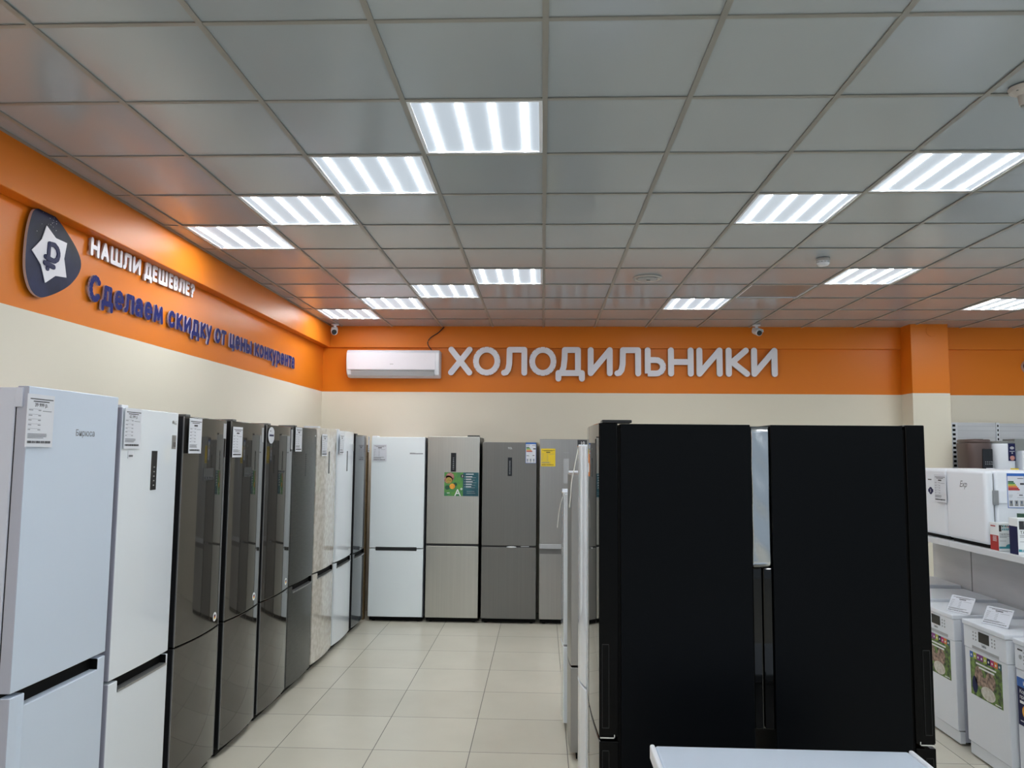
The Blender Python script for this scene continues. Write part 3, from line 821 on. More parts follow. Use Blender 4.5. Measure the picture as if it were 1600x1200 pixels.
t, u, l = brow(-.03, .56, 1.978, .80, 'grey stainless fridge with yellow price tag, partly hidden by the right aisle row', door='mid_steel', body='side_grey', gap=.004, hinge=None)
obj('handle', B().box(-.295, .295, -.012, .03, .800, .850), 'soft_grey', t, bevel=.003)
obj('grip_recess', B().box(-.29, .29, -.0006, .03, .745, .799), 'side_grey', t)
plate('display', u, -.035, .022, 1.50, 1.768, 'soft_grey', .59, .004)
bb = B(); bb.text('Hotpoint', .016, lambda a, v, q: (-.005 + a, -.0008, 1.83 + v), 0, 'CENTER'); obj('logo', bb, 'soft_grey', u)
st = plate('sticker', u, .115, .24, 1.905, 1.972, 'ink', .59, .004)
bb = B(); bb.text('10', .05, lambda a, v, q: (.17 + a, -.0018, 1.92 + v), 0, 'CENTER'); bb.box(.115, .24, -.002, -.0014, 1.895, 1.905, 1); obj('sticker_print', bb, ['white_ink', 'orange_print'], st)
price_tag('yellow price tag on the grey stainless fridge along the back wall', (.062, YFR - .002, 1.683), 0, .155, .192, sheet='yellow')

# --- right side of the aisle: black pair back to back, then smaller fridges behind, fronts face -X
def black_fridge(label, x, rz, mirror, group):
    """four-door fridge; local front plane y=0, local x along the width; near = the local x side facing the viewer"""
    W, H, Dp, th = .91, 1.965, .669, .097
    t = thing('four_door_fridge', label, 'fridge', (x, 3.40 + W / 2, 0), rz, group)
    near = mirror                                   # +1: viewer side at local +x
    obj('body', B().box(-W / 2, W / 2, th + .012, Dp, .03, H - .003), 'black_panel', t, bevel=.003)
    obj('gasket', B().box(-W / 2 + .012, W / 2 - .012, th - .002, th + .013, .06, H - .02), 'black_matte', t)
    p = B().box(-W / 2 + .02, W / 2 - .02, .06, Dp - .04, .012, .04)
    for sx in (-1, 1):
        p.disc((sx * (W / 2 - .06), .1), .02, 0, .014, XY, 12); p.disc((sx * (W / 2 - .06), Dp - .08), .02, 0, .014, XY, 12)
    obj('plinth', p, 'black_matte', t)
    for z0, z1, nm in ((.640, H, 'upper_door'), (.06, .622, 'lower_door')):
        for s_ in (-1, 1):
            hw = W / 2 - .003
            bd = door_shape(hw, z0, z1, th, .0, None, 10)
            for v in bd.bm.verts:
                gx = v.co.x + s_ * W / 4
                v.co.x = gx
                if v.co.y < .01: v.co.y = .016 * (2 * gx / W) ** 2
            paint_sides(bd)
            o = obj(nm, bd, ['black_gloss', 'black_side'], t, bevel=.004, seg=3, smooth=True)
            if s_ == near:
                zz0, zz1 = (.675, 1.022) if nm == 'upper_door' else (.2, .585)
                xx = near * W / 2
                fr = B()
                for (ya, yb, za, zb) in ((.028, .030, zz0, zz1), (.056, .058, zz0, zz1), (.028, .058, zz0, zz0 + .003), (.028, .058, zz1 - .003, zz1)):
                    fr.box(*sorted((xx - near * .003, xx + near * .0012)), ya, yb, za, zb)
                obj('grip_frame', fr, 'black', o)
                obj('grip_recess', B().box(*sorted((xx - near * .003, xx + near * .0004)), .030, .056, zz0 + .003, zz1 - .003), 'black_matte', o)
                if nm == 'upper_door':
                    br = B().box(*sorted((xx - near * .02, xx + near * .0015)), .02, .082, .634, .639).box(*sorted((xx - near * .02, xx + near * .0015)), .078, .082, .634, .650)
                    obj('hinge_bracket', br, 'chrome', o)
    if near > 0:
        obj('hinge_cover', B().box(W / 2 - .10, W / 2 - .004, .03, .16, H + .001, H + .014), 'black', t, bevel=.003)
    obj('rear_cover', B().box(-W / 2 + .012, W / 2 - .012, Dp, Dp + .042, .68, 1.35), 'black_gloss', t, bevel=.006)
    obj('screw', B().disc((near * 0, 0), .001, 0, .001, XY, 6), 'chrome', t) if False else None
    return t
bf1 = black_fridge('large black four-door fridge seen from its side, left one of the back-to-back pair', .230, -PI / 2, 1, 'black four-door fridges')
bf2 = black_fridge('large black four-door fridge seen from its side, right one beside the shelving', 1.656, PI / 2, -1, 'black four-door fridges')
# orange label mirrored in the left black door, painted on as a plate
st = obj('sticker', B().box(-.03, .05, -.0015 + .0, .0, 1.72, 1.83), 'orange_print', bf1)
bb = B().box(-.025, .045, -.0022, -.0017, 1.74, 1.785); obj('sticker_print', bb, 'white_ink', st)
price_tag('white price tag seen edge-on on the front of the right black fridge', (1.660, 3.62, 1.70), PI / 2, .15, .19)

sm = B(); nx, nz_ = 8, 24
gv = [[None] * (nz_ + 1) for _ in range(nx + 1)]
for i in range(nx + 1):
    for k in range(nz_ + 1):
        u_, v_ = i / nx, k / nz_
        y = 3.414 - .006 * math.sin(u_ * PI) ** 1.5 + .003 * math.sin(v_ * 19 + u_ * 3) * math.sin(u_ * PI) + .001 * math.sin(v_ * 7 + 5 * u_)
        gv[i][k] = (.9005 + .0855 * u_, y, 1.352 + .603 * v_)
for i in range(nx):
    for k in range(nz_):
        q = [gv[i][k], gv[i + 1][k], gv[i + 1][k + 1], gv[i][k + 1]]
        vs_ = [sm.bm.verts.new(p) for p in q]; sm.bm.faces.new(vs_)
bmesh.ops.remove_doubles(sm.bm, verts=sm.bm.verts, dist=1e-5)
o = obj('metal_sheet', sm, 'sheet_metal', smooth=True)
md = o.modifiers.new('thick', 'SOLIDIFY'); md.thickness = .002
tag(o, 'shiny silver sheet closing the gap between the two black fridges', 'metal sheet')

RC = dict(group='fridges behind the left black fridge', bz=.05)
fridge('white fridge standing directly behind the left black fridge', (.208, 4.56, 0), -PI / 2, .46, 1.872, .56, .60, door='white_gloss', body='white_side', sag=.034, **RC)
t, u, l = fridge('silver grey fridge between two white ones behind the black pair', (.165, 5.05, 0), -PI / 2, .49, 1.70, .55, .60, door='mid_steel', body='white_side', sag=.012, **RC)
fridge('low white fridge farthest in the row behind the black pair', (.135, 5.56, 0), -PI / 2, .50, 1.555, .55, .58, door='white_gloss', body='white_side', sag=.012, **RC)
def cord(pts, label):
    P = [Vector(p) for p in pts]; out = []
    for i in range(len(P) - 1):
        p0, p1, p2, p3 = P[max(i - 1, 0)], P[i], P[i + 1], P[min(i + 2, len(P) - 1)]
        for q in range(6):
            t_ = q / 6
            out.append(0.5 * ((2 * p1) + (p2 - p0) * t_ + (2 * p0 - 5 * p1 + 4 * p2 - p3) * t_ ** 2 + (3 * p1 - p0 - 3 * p2 + p3) * t_ ** 3))
    out.append(P[-1])
    return out
tag(obj('packing_cord', B().tube(cord([(.222, 4.80, 1.868), (.207, 4.79, 1.80), (.192, 4.78, 1.72), (.178, 4.78, 1.65), (.172, 4.785, 1.56), (.166, 4.79, 1.50)], ''), .003), 'cord', smooth=True),
    'white packing cord hanging by the top of the white fridge behind the black one', 'cord')
tag(obj('packing_cord', B().tube(cord([(.152, 5.33, 1.556), (.14, 5.29, 1.545), (.115, 5.29, 1.44), (.103, 5.29, 1.33)], ''), .003), 'cord', smooth=True),
    'white packing cord hanging from the top of the low far white fridge', 'cord')

# ------------------------------------------------------------------ white freezer in the foreground
fz = thing('chest_freezer', 'white chest freezer in front of the black fridges, only its lid top visible', 'freezer', (.865, 2.62, 0))
obj('body', B().box(-.45, .45, -.29, .29, .02, .725), 'white_plastic', fz, bevel=.012)
obj('feet', B().disc((-.4, -.24), .02, 0, .021, XY, 10).disc((.4, -.24), .02, 0, .021, XY, 10).disc((-.4, .24), .02, 0, .021, XY, 10).disc((.4, .24), .02, 0, .021, XY, 10), 'black', fz)
lid = obj('lid', B().box(-.452, .452, -.32, .318, .735, .777), 'white_matte', fz, bevel=.01, seg=3)
for s_ in (-1, 1):
    obj('lid_trim', B().box(*sorted((s_ * .452, s_ * .470)), -.32, .318, .728, .782), 'white_plastic', lid, bevel=.007, seg=3)
obj('gasket', B().box(-.44, .44, -.28, .28, .724, .736), 'soft_grey', fz)

# ------------------------------------------------------------------ right-hand shelving along Y
gd = thing('gondola_shelf', 'white metal gondola with shelf above the dishwashers on the right', 'shelving', (3.25, 5.4, 0))
obj('back_panel', B().box(0, .03, -1.35, .685, .0, 1.24), 'gondola', gd)
obj('back_panel', B().box(0, .03, .70, 1.27, .0, 1.24), 'gondola', gd)
obj('upright', B().box(.002, .04, .684, .701, 0, 1.26), 'grey', gd)
sf_ = obj('shelf', B().box(-.49, .03, -1.35, 1.27, 1.238, 1.260), 'shelf', gd)
obj('price_rail', B().box(-.497, -.49, -1.35, .02, 1.222, 1.262).box(-.497, -.49, .024, 1.27, 1.222, 1.262), 'shelf', sf_, bevel=.002)
for y in (-1.3, -.1, 1.2):
    obj('bracket', B().prism([(-.40, 1.237), (0, 1.237), (0, 1.12)], y, y + .006, lambda a, v, q: (a, q, v)), 'soft_grey', gd)

# ------------------------------------------------------------------ dishwashers
def dishwasher(label, x, y0, y1, h, kind, group='dishwashers under the shelf'):
    """front faces -X: local front plane y=0, viewer side = local +x"""
    W = y1 - y0; d = .55
    t = thing('dishwasher', label, 'dishwasher', (x, (y0 + y1) / 2, 0), -PI / 2, group)
    obj('body', B().box(-W / 2, W / 2, .045, d, .02, h - .03), 'white_side', t, bevel=.003)
    obj('worktop', B().box(-W / 2, W / 2, -.012, d, h - .03, h), 'white_plastic', t, bevel=.006, seg=3)
    obj('feet', B().disc((-W / 2 + .05, .1), .018, 0, .022, XY, 10).disc((W / 2 - .05, .1), .018, 0, .022, XY, 10), 'black', t)
    obj('plinth', B().box(-W / 2 + .002, W / 2 - .002, .012, .046, .012, .085), 'white_plastic', t, bevel=.003)
    pz = h - .165
    dr = obj('door', B().box(-W / 2 + .001, W / 2 - .001, .0, .046, .092, pz - .002), 'white_plastic', t, bevel=.004)
    cp = obj('control_panel', B().box(-W / 2 + .001, W / 2 - .001, -.004, .046, pz, h - .032), 'white_plastic', t, bevel=.004)
    if kind == 'logo':
        obj('display', B().box(-.055, .055, -.0065, -.003, h - .105, h - .045), 'display', cp, bevel=.001)
        bb = B()
        for sx in (-1, 1):
            for r in range(3):
                for c in range(2):
                    bb.disc((sx * (.085 + c * .028), h - .06 - r * .02), .006, -.006, -.0042, XZ, 10)
        obj('buttons', bb, 'soft_grey', cp)
        bb = B(); bb.text('beko', .024, lambda a, v, q: (a, -.0048, h - .128 + v), 0, 'CENTER'); obj('logo', bb, 'ink', cp)
        obj('grip_recess', B().box(-.13, .15, -.0046, -.0038, pz + .006, pz + .024), 'soft_grey', cp)
        X0_, X1_, Z0_, Z1_ = -.165, .165, .385, .640
        ps = obj('poster', B().box(X0_, X1_, -.0015, -.0003, Z0_, Z1_), 'photo', dr)
        bb = B(); n = 9; cs = [0, 1, 2, 2, 1, 3, 4, 5, 6]
        for k in range(n):
            a = X0_ + (X1_ - X0_) * k / n
            bb.box(a, a + (X1_ - X0_) / n, -.0021, -.0016, Z1_ - .036, Z1_, cs[k])
            bb.disc((a + .018, Z1_ - .020), .007, -.0026, -.0022, XZ, 10, 7)
        for k in range(2):
            bb.box(-.10 + .03 * k, .11 - .02 * k, -.0021, -.0016, Z1_ - .062 - k * .02, Z1_ - .052 - k * .02, 7)
        bb.box(.09, .15, -.0021, -.0016, Z0_ + .008, Z0_ + .014, 7)
        e2 = lambda cx, cz, rx, rz_, mi, k: bb.disc((cx, cz), rx, -.0019 - k * .0003, -.0017 - k * .0003, XZ, 18, mi, rz_)
        e2(-.075, .51, .045, .06, 8, 0); e2(.05, .51, .05, .055, 8, 0); e2(0, .47, .05, .05, 8, 1); e2(.02, .43, .075, .04, 9, 2); e2(-.12, .45, .03, .05, 3, 0)
        obj('poster_print', bb, ['blue', 'lime', 'purple', 'navy_flat', 'magenta', 'orange_print', 'teal', 'white_ink', 'photo_people', 'cloth_print'], ps)
    elif kind == 'blue':
        cp2 = B().box(-W / 2 + .11, W / 2 - .02, -.0065, -.003, h - .15, h - .045); obj('display', cp2, 'display', cp)
        bb = B(); bb.disc((-W / 2 + .055, h - .095), .013, -.006, -.0042, XZ, 16, 1)
        for k in range(4): bb.disc((-W / 2 + .085, h - .065 - k * .02), .004, -.006, -.0042, XZ, 8, 1)
        bb.box(-W / 2 + .03, -W / 2 + .075, -.0048, -.0042, h - .06, h - .052, 0); obj('dial', bb, ['ink', 'soft_grey'], cp)
        obj('grip_recess', B().prism([(-W / 2 + .09, pz - .004), (W / 2 - .06, pz - .004), (W / 2 - .10, pz - .055), (-W / 2 + .13, pz - .055)], -.0012, -.0004, XZ), 'soft_grey', dr)
        xa = -W / 2 + .008; z1 = .605
        ps = B().box(xa, W / 2 - .03, -.0016, -.0004, .345, z1 - .05, 0); ps.box(xa, W / 2 - .03, -.0016, -.0004, z1 - .05, z1, 1)
        ps = obj('poster', ps, ['navy_flat', 'blue'], dr)
        bb = B(); tx = lambda s_, sz, xx, zz: bb.text(s_, sz, lambda a, v, q: (xa + xx + a, -.0023, zz + v), 0)
        tx('Midea', .034, .055, z1 - .037); tx('Корзина Infinite', .028, .02, z1 - .083); tx('приборов и д', .028, .02, z1 - .112)
        bb.box(xa + .02, xa + .20, -.0023, -.0019, z1 - .139, z1 - .124)
        bb.disc((xa + .075, .425), .038, -.0023, -.0018, XZ, 20, 1); bb.disc((xa + .19, .415), .038, -.0023, -.0018, XZ, 20, 2)
        bb.box(xa + .02, xa + .16, -.0023, -.0019, .368, .373)
        obj('poster_print', bb, ['white_ink', 'fruit', 'green'], ps)
    return t
dishwasher('white dishwasher with picture poster, half hidden behind the right black fridge', 2.652, 5.205, 5.655, .815, 'logo')
dishwasher('white dishwasher with full picture poster, middle of the visible front dishwashers', 2.645, 4.625, 5.075, .822, 'logo')
dishwasher('white dishwasher with dark blue poster at the right photo edge', 2.675, 4.12, 4.60, .815, 'blue')
dishwasher('white appliance whose top shows behind the half hidden dishwasher', 2.66, 5.69, 6.13, .83, 'plain')
dishwasher('white appliance farthest back under the shelf, beside the column', 2.66, 6.17, 6.60, .85, 'plain')

def top_tag(label, x, y, z, rz):
    t = price_tag(label, (x, y, z), rz, .17, .115, tilt=-.55, group='price cards standing on the dishwashers')
    obj('stand', B().prism([(.001, .045), (.001, .062), (.062, .0395), (.058, .0365)], -.03, .03, lambda a, v, q: (q, a, v)), 'soft_grey', t)
top_tag('white price card on the half hidden dishwasher', 2.715, 5.27, .817, -PI / 2 + .42)
top_tag('white price card on the middle dishwasher with full poster', 2.715, 4.86, .824, -PI / 2 + .42)

# ------------------------------------------------------------------ mini fridges on the shelf
def mini_fridge(label, x, y0, y1, first):
    W = y1 - y0; z = 1.262; h = .483
    t = thing('mini_fridge', label, 'fridge', (x, (y0 + y1) / 2, z), -PI / 2, 'mini fridges on the right shelf')
    obj('body', B().box(-W / 2, W / 2, .065, .46, .02, h), 'white_plastic', t, bevel=.015, seg=4, smooth=True)
    obj('base', B().box(-W / 2 + .02, W / 2 - .02, .03, .44, .0, .03), 'black_matte', t)
    dr = obj('door', B().box(-W / 2, W / 2, .0, .058, .022, h), 'white_plastic', t, bevel=.022, seg=5, smooth=True)
    obj('gasket', B().box(-W / 2 + .02, W / 2 - .02, .056, .067, .04, h - .02), 'grey_trim', t)
    return t, dr
t, dr = mini_fridge('white mini fridge with cursive lettering and energy label, on the right shelf', 2.77, 5.0, 5.475, True)
bb = B(); bb.text('Exp', .06, lambda a, v, q: (-.06 + a, -.0005, .37 + v), 0, 'LEFT', .35); obj('logo', bb, 'ink_grey', dr)
obj('hinge', B().box(.2376, .243, .045, .078, .27, .36, 0), 'grey_trim', t)
obj('latch', B().box(.2376, .249, .079, .125, .28, .36), 'white_plastic', t, bevel=.003)
# energy label on the side facing the viewer (local +x)
lab = thing('tmp', '', ''); bpy.data.objects.remove(lab)
def side_energy(parent, xs, y0, y1, z0, z1):
    H = z1 - z0; W = y1 - y0
    lb = obj('energy_label', B().box(xs, xs + .0015, y0, y1, z0, z1), 'paper', parent)
    bb = B()
    bx = lambda a, b_, c, d_, mi: bb.box(xs + .0016, xs + .0022, y0 + a * W, y0 + b_ * W, z0 + c * H, z0 + d_ * H, mi)
    bx(0, 1, .92, 1, 0); bx(0, .03, 0, .92, 0); bx(.97, 1, 0, .92, 0); bx(.03, .97, 0, .015, 0)
    for k, mi in enumerate((1, 2, 3, 4, 5, 5)): bx(.06, .38 + .065 * k, .735 - .045 * k, .775 - .045 * k, mi)
    bx(.74, .96, .67, .72, 6); bx(.6, .93, .845, .86, 6)
    for k in range(3): bx(.08, .30 - .02 * k, .37 - .03 * k, .38 - .03 * k, 7)
    bx(.66, .86, .36, .385, 6); bx(.55, .92, .30, .308, 7); bx(.55, .92, .42, .428, 7)
    for k in range(3): bx(.08 + k * .3, .30 + k * .3, .06, .22, 7); bx(.16 + k * .3, .22 + k * .3, .12, .20, 0); bx(.12 + k * .3, .27 + k * .3, .08, .095, 6)
    obj('label_print', bb, ['blue', 'dark_green', 'green', 'lime', 'orange_print', 'red', 'ink', 'soft_grey'], lb)
side_energy(t, .2376, .135, .135 + .108, .252, .468)
price_tag('white price tag hanging on the far white mini fridge on the shelf', (2.762, 5.53, 1.515), -PI / 2, .155, .19)
t2, dr2 = mini_fridge('white mini fridge with dark round badge, partly behind the right black fridge', 2.775, 5.485, 5.93, False)
bb = B(); bb.disc((-.165 + .18, .325), .026, -.0015, -.0003, XZ, 20, 0); bb.box(-.03 + .01, .06 - .01, -.0012, -.0004, .315, .337, 0)
bb.text('3', .03, lambda a, v, q: (.015 + a, -.002, .314 + v), 1, 'CENTER'); obj('badge', bb, ['navy_flat', 'white_ink'], dr2)
bb = B().box(-.02, .03, -.0008, -.0002, .40, .407); obj('logo', bb, 'ink', dr2)

# ------------------------------------------------------------------ boxes of tablets in front of the mini fridge
def tablet_box(label, x0, x1, y0, y1, h, red):
    t = thing('detergent_box', label, 'box', ((x0 + x1) / 2, (y0 + y1) / 2, 1.2615), 0, 'detergent boxes on the right shelf')
    W, D_ = x1 - x0, y1 - y0
    obj('carton', B().box(-W / 2, W / 2, -D_ / 2, D_ / 2, 0, h), 'white_ink', t, bevel=.001)
    f = -D_ / 2
    bb = B()
    bx = lambda a, b_, c, d_, mi, k=0: bb.box(-W / 2 + a * W, -W / 2 + b_ * W, f - .0008 - k * .0004, f - .0002 - k * .0004, c * h, d_ * h, mi)
    bx(0, 1, .09, .16, 0)
    bb.disc((W * .16, .17 * h), W * .24, f - .0016, f - .0012, XZ, 18, 1, h * .085)
    for k in range(7):
        a = -W / 2 + W * (.2 + .11 * k)
        bb.prism([(a, h * .74), (a + W * .07, h * .74), (a + W * .12, h * .82), (a + W * .05, h * .82)], f - .0008, f - .0002, XZ, 0)
        bb.prism([(a + W * .03, h * .85), (a + W * .10, h * .85), (a + W * .06, h * .93), (a - W * .01, h * .93)], f - .0008, f - .0002, XZ, 1 if k % 2 else 2)
    bx(.04, .18, .70, .93, 3)
    bb.text('ТАБЛЕТКИ', W * .115, lambda a, v, q: (-W / 2 + W * .06 + a, f - .0008, h * .58 + v), 3)
    bx(.05, .72, .53, .545, 4); bx(.05, .5, .49, .505, 4); bx(.05, .45, .36, .37, 4)
    if red:
        sb = B()
        sb.box(-W / 2 - .0008, -W / 2 - .0002, -D_ / 2 + .002, D_ / 2 - .002, .002, h * .55, 5)
        for k in range(5): sb.box(-W / 2 - .0014, -W / 2 - .0009, -D_ / 2 + .02, D_ / 2 - .03, h * (.5 - .04 * k), h * (.515 - .04 * k), 6)
        sb.box(-W / 2 - .0008, -W / 2 - .0002, -D_ / 2 + .03, D_ / 2 - .01, h * .86, h * .9, 5)
        bx(.55, .8, .86, .885, 5, 1)
    else:
        sb = B().box(-W / 2 - .0008, -W / 2 - .0002, -D_ / 2 + .002, D_ / 2 - .002, .002, h * .78, 7)
        bb.text('75 шт', W * .08, lambda a, v, q: (-W / 2 + W * .08 + a, f - .0013, h * .105 + v), 6)
    inks = ['teal_light', 'teal_light', 'dark_green', 'ink', 'ink_grey', 'red', 'white_ink', 'navy_flat']
    obj('front_print', bb, inks, t); obj('side_print', sb, inks, t)
tablet_box('small white and red detergent box with teal print on the shelf edge', 2.775, 2.872, 4.885, 4.975, .168, True)
tablet_box('larger white detergent box with teal print at the right photo edge', 2.775, 2.98, 4.69, 4.775, .212, False)
tag(obj('green_carton', B().box(2.875, 3.02, 4.80, 4.86, 1.2615, 1.492).box(2.905, 3.0, 4.799, 4.7996, 1.40, 1.47, 1), ['dark_green', 'lime'], bevel=.001), 'green carton peeking out behind the larger detergent box', 'box')

# ------------------------------------------------------------------ back wall shelving with small appliances
bg = thing('wall_shelving', 'white slotted shelving on the back wall right of the orange column', 'shelving', (5.6, YB, 0))
bp = B()
bp.box(-.915, -.495, -.12, -.09, .0, 2.212)
obj('back_panel', bp, 'gondola', bg)
obj('back_panel', B().box(-.455, 1.2, -.12, -.09, .0, 2.205), 'gondola', bg)
lines = B()
for z in (1.72, 1.80, 1.88, 1.96, 2.04, 2.12, 2.17):
    lines.box(-.91, -.5, -.1212, -.1198, z, z + .003); lines.box(-.45, 1.2, -.1212, -.1198, z, z + .003)
obj('grooves', lines, 'soft_grey', bg)
for xa, xb in ((-1.00, -.92), (-.492, -.458)):
    up_ = obj('upright', B().box(xa, xb, -.13, -.085, .0, 2.212), 'shelf', bg)
    sl = B(); n = 30
    for k in range(n):
        z = 2.19 - k * .05
        sl.box(xa + (xb - xa) * .3, xb - (xb - xa) * .3, -.1312, -.1298, z - .026, z)
    obj('slots', sl, 'black_matte', up_)
obj('shelf', B().box(-1.2, 1.2, -.67, -.12, 1.635, 1.662), 'shelf', bg)

def bread_maker_round(b_, cx, cy, rx, ry, z0, z1, k=1.08, n=36, mi=0, p=3.2):
    ring = lambda z, s: [(cx + s * rx * abs(math.cos(a)) ** (2 / p) * (1 if math.cos(a) >= 0 else -1), cy + s * ry * abs(math.sin(a)) ** (2 / p) * (1 if math.sin(a) >= 0 else -1), z) for a in [2 * PI * q / n for q in range(n)]]
    R = [ring(z0, .97), ring(z0 + .01, 1.0), ring(z1 - .02, k), ring(z1 - .006, k * .985), ring(z1, k * .93)]
    V = [[b_.bm.verts.new(p_) for p_ in r] for r in R]
    for A, D_ in zip(V, V[1:]):
        for q in range(n): b_.bm.faces.new([A[q], A[(q + 1) % n], D_[(q + 1) % n], D_[q]]).material_index = mi
    b_.bm.faces.new(V[0][::-1]).material_index = mi; b_.bm.faces.new(V[-1]).material_index = mi
    return b_
bmk = thing('bread_maker', 'brown grey bread maker with black touch panel on the back shelf', 'bread maker', (4.675, 8.62, 1.663))
obj('body', bread_maker_round(B(), 0, 0, .132, .15, .012, .315), 'brown_metal', bmk, smooth=True)
obj('lid', bread_maker_round(B(), 0, 0, .136, .155, .317, .352, 1.0), 'brown_metal', bmk, smooth=True)
obj('lid_window', B().box(-.04, .06, -.08, .06, .352, .356), 'display', bmk)
obj('base', B().box(-.11, .11, -.11, .11, 0, .014), 'black', bmk)
cpn = obj('touch_panel', B().prism([(0, .02), (.102, .02), (.106, .25), (.0, .25)], -.168, -.140, XZ), 'display', bmk, bevel=.004)
bb = B()
for r in range(2):
    for k in range(4): bb.box(.022 + k * .021, .033 + k * .021, -.1695, -.1683, .085 + r * .022, .094 + r * .022)
obj('touch_marks', bb, 'grey_trim', cpn)
bm2 = thing('bread_maker', 'white bread maker with navy sticker beside the brown one', 'bread maker', (4.955, 8.66, 1.663))
obj('body', bread_maker_round(B(), 0, 0, .125, .15, .012, .315, 1.03), 'white_plastic', bm2, smooth=True)
obj('lid', bread_maker_round(B(), 0, 0, .129, .154, .317, .335, 1.0), 'grey', bm2, smooth=True)
obj('base', B().box(-.11, .11, -.125, .11, 0, .014), 'black', bm2)
st = obj('sticker', B().box(.018, .088, -.162, -.150, .125, .31), 'navy_flat', bm2)
bb = B().disc((.053, .262), .022, -.1635, -.1625, XZ, 16, 0, .016); bb.box(.027, .079, -.1632, -.1622, .222, .23, 0); bb.box(.047, .06, -.1632, -.1622, .2, .216, 0); bb.disc((.053, .155), .026, -.1635, -.1625, XZ, 16, 1)
obj('sticker_print', bb, ['soft_grey', 'pink'], st)
bm3 = thing('bread_maker', 'white boxy appliance with black display at the right photo edge', 'small appliance', (5.275, 8.66, 1.663))
obj('body', B().box(-.16, .2, -.16, .14, .012, .235), 'white_plastic', bm3, bevel=.015, seg=3)
obj('base', B().box(-.13, .16, -.13, .11, 0, .014), 'black', bm3)
dsp = obj('display', B().box(-.06, .12, -.1625, -.155, .12, .165), 'display', bm3)
bb = B()
for k in range(5): bb.box(-.045 + k * .03, -.03 + k * .03, -.1634, -.1626, .135, .15)
obj('display_marks', bb, 'red', dsp)
obj('knob', B().disc((-.02, .185), .008, -.163, -.156, XZ, 12), 'soft_grey', bm3)
gb = thing('speckled_box', 'grey box with speckled front on top of the white boxy appliance', 'box', (5.30, 8.72, 1.899))
obj('carton', B().box(-.20, .21, -.12, .1, 0, .125), 'grey', gb)
obj('front_panel', B().box(-.065, .21, -.1215, -.1202, .01, .115), 'speckle', gb)
obj('side_strip', B().box(-.10, -.066, -.1215, -.1202, 0, .125), 'soft_grey', gb)
def shelf_card(label, x, m):
    t = thing('price_card', label, 'price tag', (x, 8.405, 1.6625), 0, 'price cards on the back shelf')
    t.rotation_euler = (-.25, 0, .12)
    obj('sheet', B().box(-.045, .045, 0, .003, 0, .05), m, t)
    obj('print', B().box(-.03, .03, -.0006, -.0001, .018, .028), 'ink_grey', t)
shelf_card('white price card in front of the brown bread maker', 4.73, 'paper')
shelf_card('yellow price card in front of the white bread maker', 4.98, 'yellow')

# ------------------------------------------------------------------ air conditioner
ac = thing('air_conditioner', 'white wall air conditioner left of the large white word', 'air conditioner', (-1.745, YB, 2.69))
prof = [(0, 0), (-.10, .0), (-.165, .03), (-.195, .09), (-.205, .20), (-.198, .285), (-.165, .318), (0, .318)]
obj('body', B().prism(prof, -.545, .545, lambda a, v, q: (q, a, v)), 'white_plastic', ac, bevel=.012, seg=3, smooth=True)
obj('front_panel', B().prism([(-.2, .085), (-.2065, .20), (-.2, .285), (-.19, .285), (-.195, .2), (-.19, .085)], -.53, .50, lambda a, v, q: (q, a, v)), 'letter_white', ac, bevel=.003, smooth=True)
obj('louver', B().prism([(-.168, .018), (-.196, .07), (-.203, .068), (-.175, .014)], -.485, .485, lambda a, v, q: (q, a, v)), 'soft_grey', ac, bevel=.002)
obj('slot', B().box(-.49, .49, -.199, -.18, .074, .080), 'grey', ac)
bb = B(); bb.box(-.03, .01, -.2088, -.206, .145, .152); obj('logo', bb, 'soft_grey', ac)
obj('status_light', B().box(.385, .39, -.2085, -.2, .255, .275), 'white_ink', ac)
tag(obj('cable', B().tube(cord([(-1.30, 8.99, 3.007), (-1.36, 9.015, 3.10), (-1.33, 9.02, 3.17), (-1.24, 9.02, 3.23), (-1.17, 9.02, 3.30)], ''), .006), 'black', smooth=True),
    'thin dark cable from the ceiling down to the air conditioner', 'cable')

# ------------------------------------------------------------------ security cameras, vent, detectors
def sec_cam(label, x, y, yaw):
    t = thing('security_camera', label, 'security camera', (x, y, CEIL - .003), 0, 'security cameras')
    obj('mount', B().lathe([(0, 0), (.045, 0), (.045, -.012), (.016, -.018), (.014, -.06), (0, -.06)], 0, 0, 20), 'white_plastic', t, smooth=True)
    hd = B()
    hd.disc((0, 0), .036, -.075, .075, XZ, 24)
    o = obj('housing', hd, 'white_plastic', t, bevel=.006, smooth=True)
    o.location = (0, -.02, -.085); o.rotation_euler = (.30, 0, yaw)
    g = obj('lens', B().disc((0, 0), .030, -.0785, -.0755, XZ, 20), 'display', o)
    obj('sunshield', B().prism([(-.037, .012), (-.03, .038), (.03, .038), (.037, .012), (.040, .014), (.032, .042), (-.032, .042), (-.040, .014)], -.095, .06, XZ), 'white_plastic', o)
    return t
sec_cam('white bullet camera in the left corner above the air conditioner', -2.43, 8.86, .25)
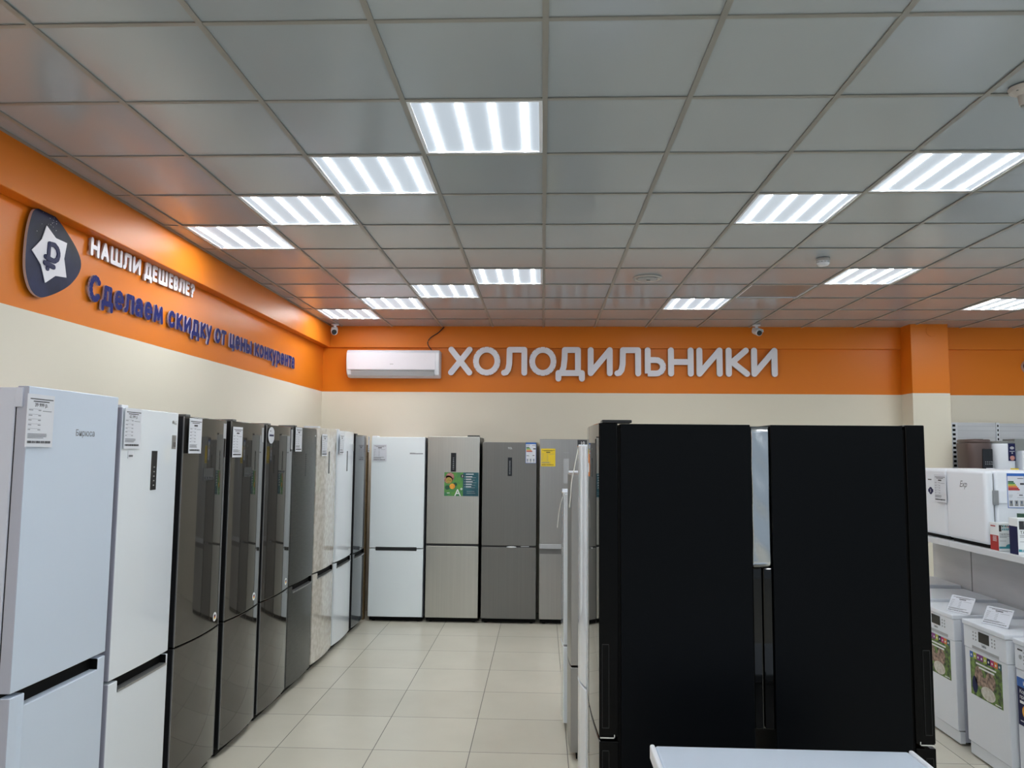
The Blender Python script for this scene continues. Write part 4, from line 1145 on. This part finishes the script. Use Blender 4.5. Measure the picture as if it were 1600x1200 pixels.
sec_cam('white bullet camera above the end of the large white word', 2.43, 8.84, .1)
vt = thing('ceiling_vent', 'round white ceiling vent in the middle of the ceiling', 'vent', (.876, 6.457, CEIL))
obj('rim', B().lathe([(.12, .002), (.12, -.004), (.108, -.014), (.095, -.010), (.09, -.002), (.0, -.002)], 0, 0, 36), 'beige_plastic', vt, smooth=True)
obj('disc', B().lathe([(0, -.004), (.075, -.004), (.082, -.012), (.07, -.018), (0, -.02)], 0, 0, 36), 'soft_grey', vt, smooth=True)
obj('clip', B().box(-.01, .02, -.012, .004, -.024, -.019), 'grey', vt)
sd = thing('smoke_detector', 'small round white smoke detector on the ceiling right of the vent', 'smoke detector', (2.105, 5.82, CEIL))
obj('base', B().lathe([(.05, 0), (.052, -.012), (.050, -.02), (0, -.02)], 0, 0, 28), 'beige_plastic', sd, smooth=True)
obj('cap', B().lathe([(.046, -.02), (.047, -.036), (.036, -.052), (0, -.056)], 0, 0, 28), 'white_plastic', sd, smooth=True)
vtb = B()
for k in range(12):
    a = 2 * PI * k / 12
    c_, s_ = math.cos(a), math.sin(a)
    vtb.tube([(.0475 * c_ - .008 * s_, .0475 * s_ + .008 * c_, -.029), (.0475 * c_ + .008 * s_, .0475 * s_ - .008 * c_, -.029)], .002, 5)
obj('vents', vtb, 'grey', sd)
se = thing('ceiling_sensor', 'beige ceiling sensor with stubby spout at the upper right photo edge', 'sensor', (1.915, 3.06, CEIL))
obj('base', B().lathe([(.05, 0), (.055, -.004), (.05, -.018), (.022, -.035), (.016, -.075), (.0, -.075)], 0, 0, 28), 'beige_plastic', se, smooth=True)
obj('nozzle', B().lathe([(.0, -.07), (.012, -.074), (.012, -.082), (0, -.082)], 0, 0, 16), 'grey', se, smooth=True)
obj('screw', B().disc((-.035, -.02), .005, -.024, -.012, XY, 8), 'grey', se)
rc = thing('round_cover', 'round orange-painted cover plate high on the orange column', 'cover plate', (4.37, 8.80, 3.21))
obj('plate', B().disc((0, .025), .068, -.006, 0, XZ, 32), 'orange_paint', rc, bevel=.002)
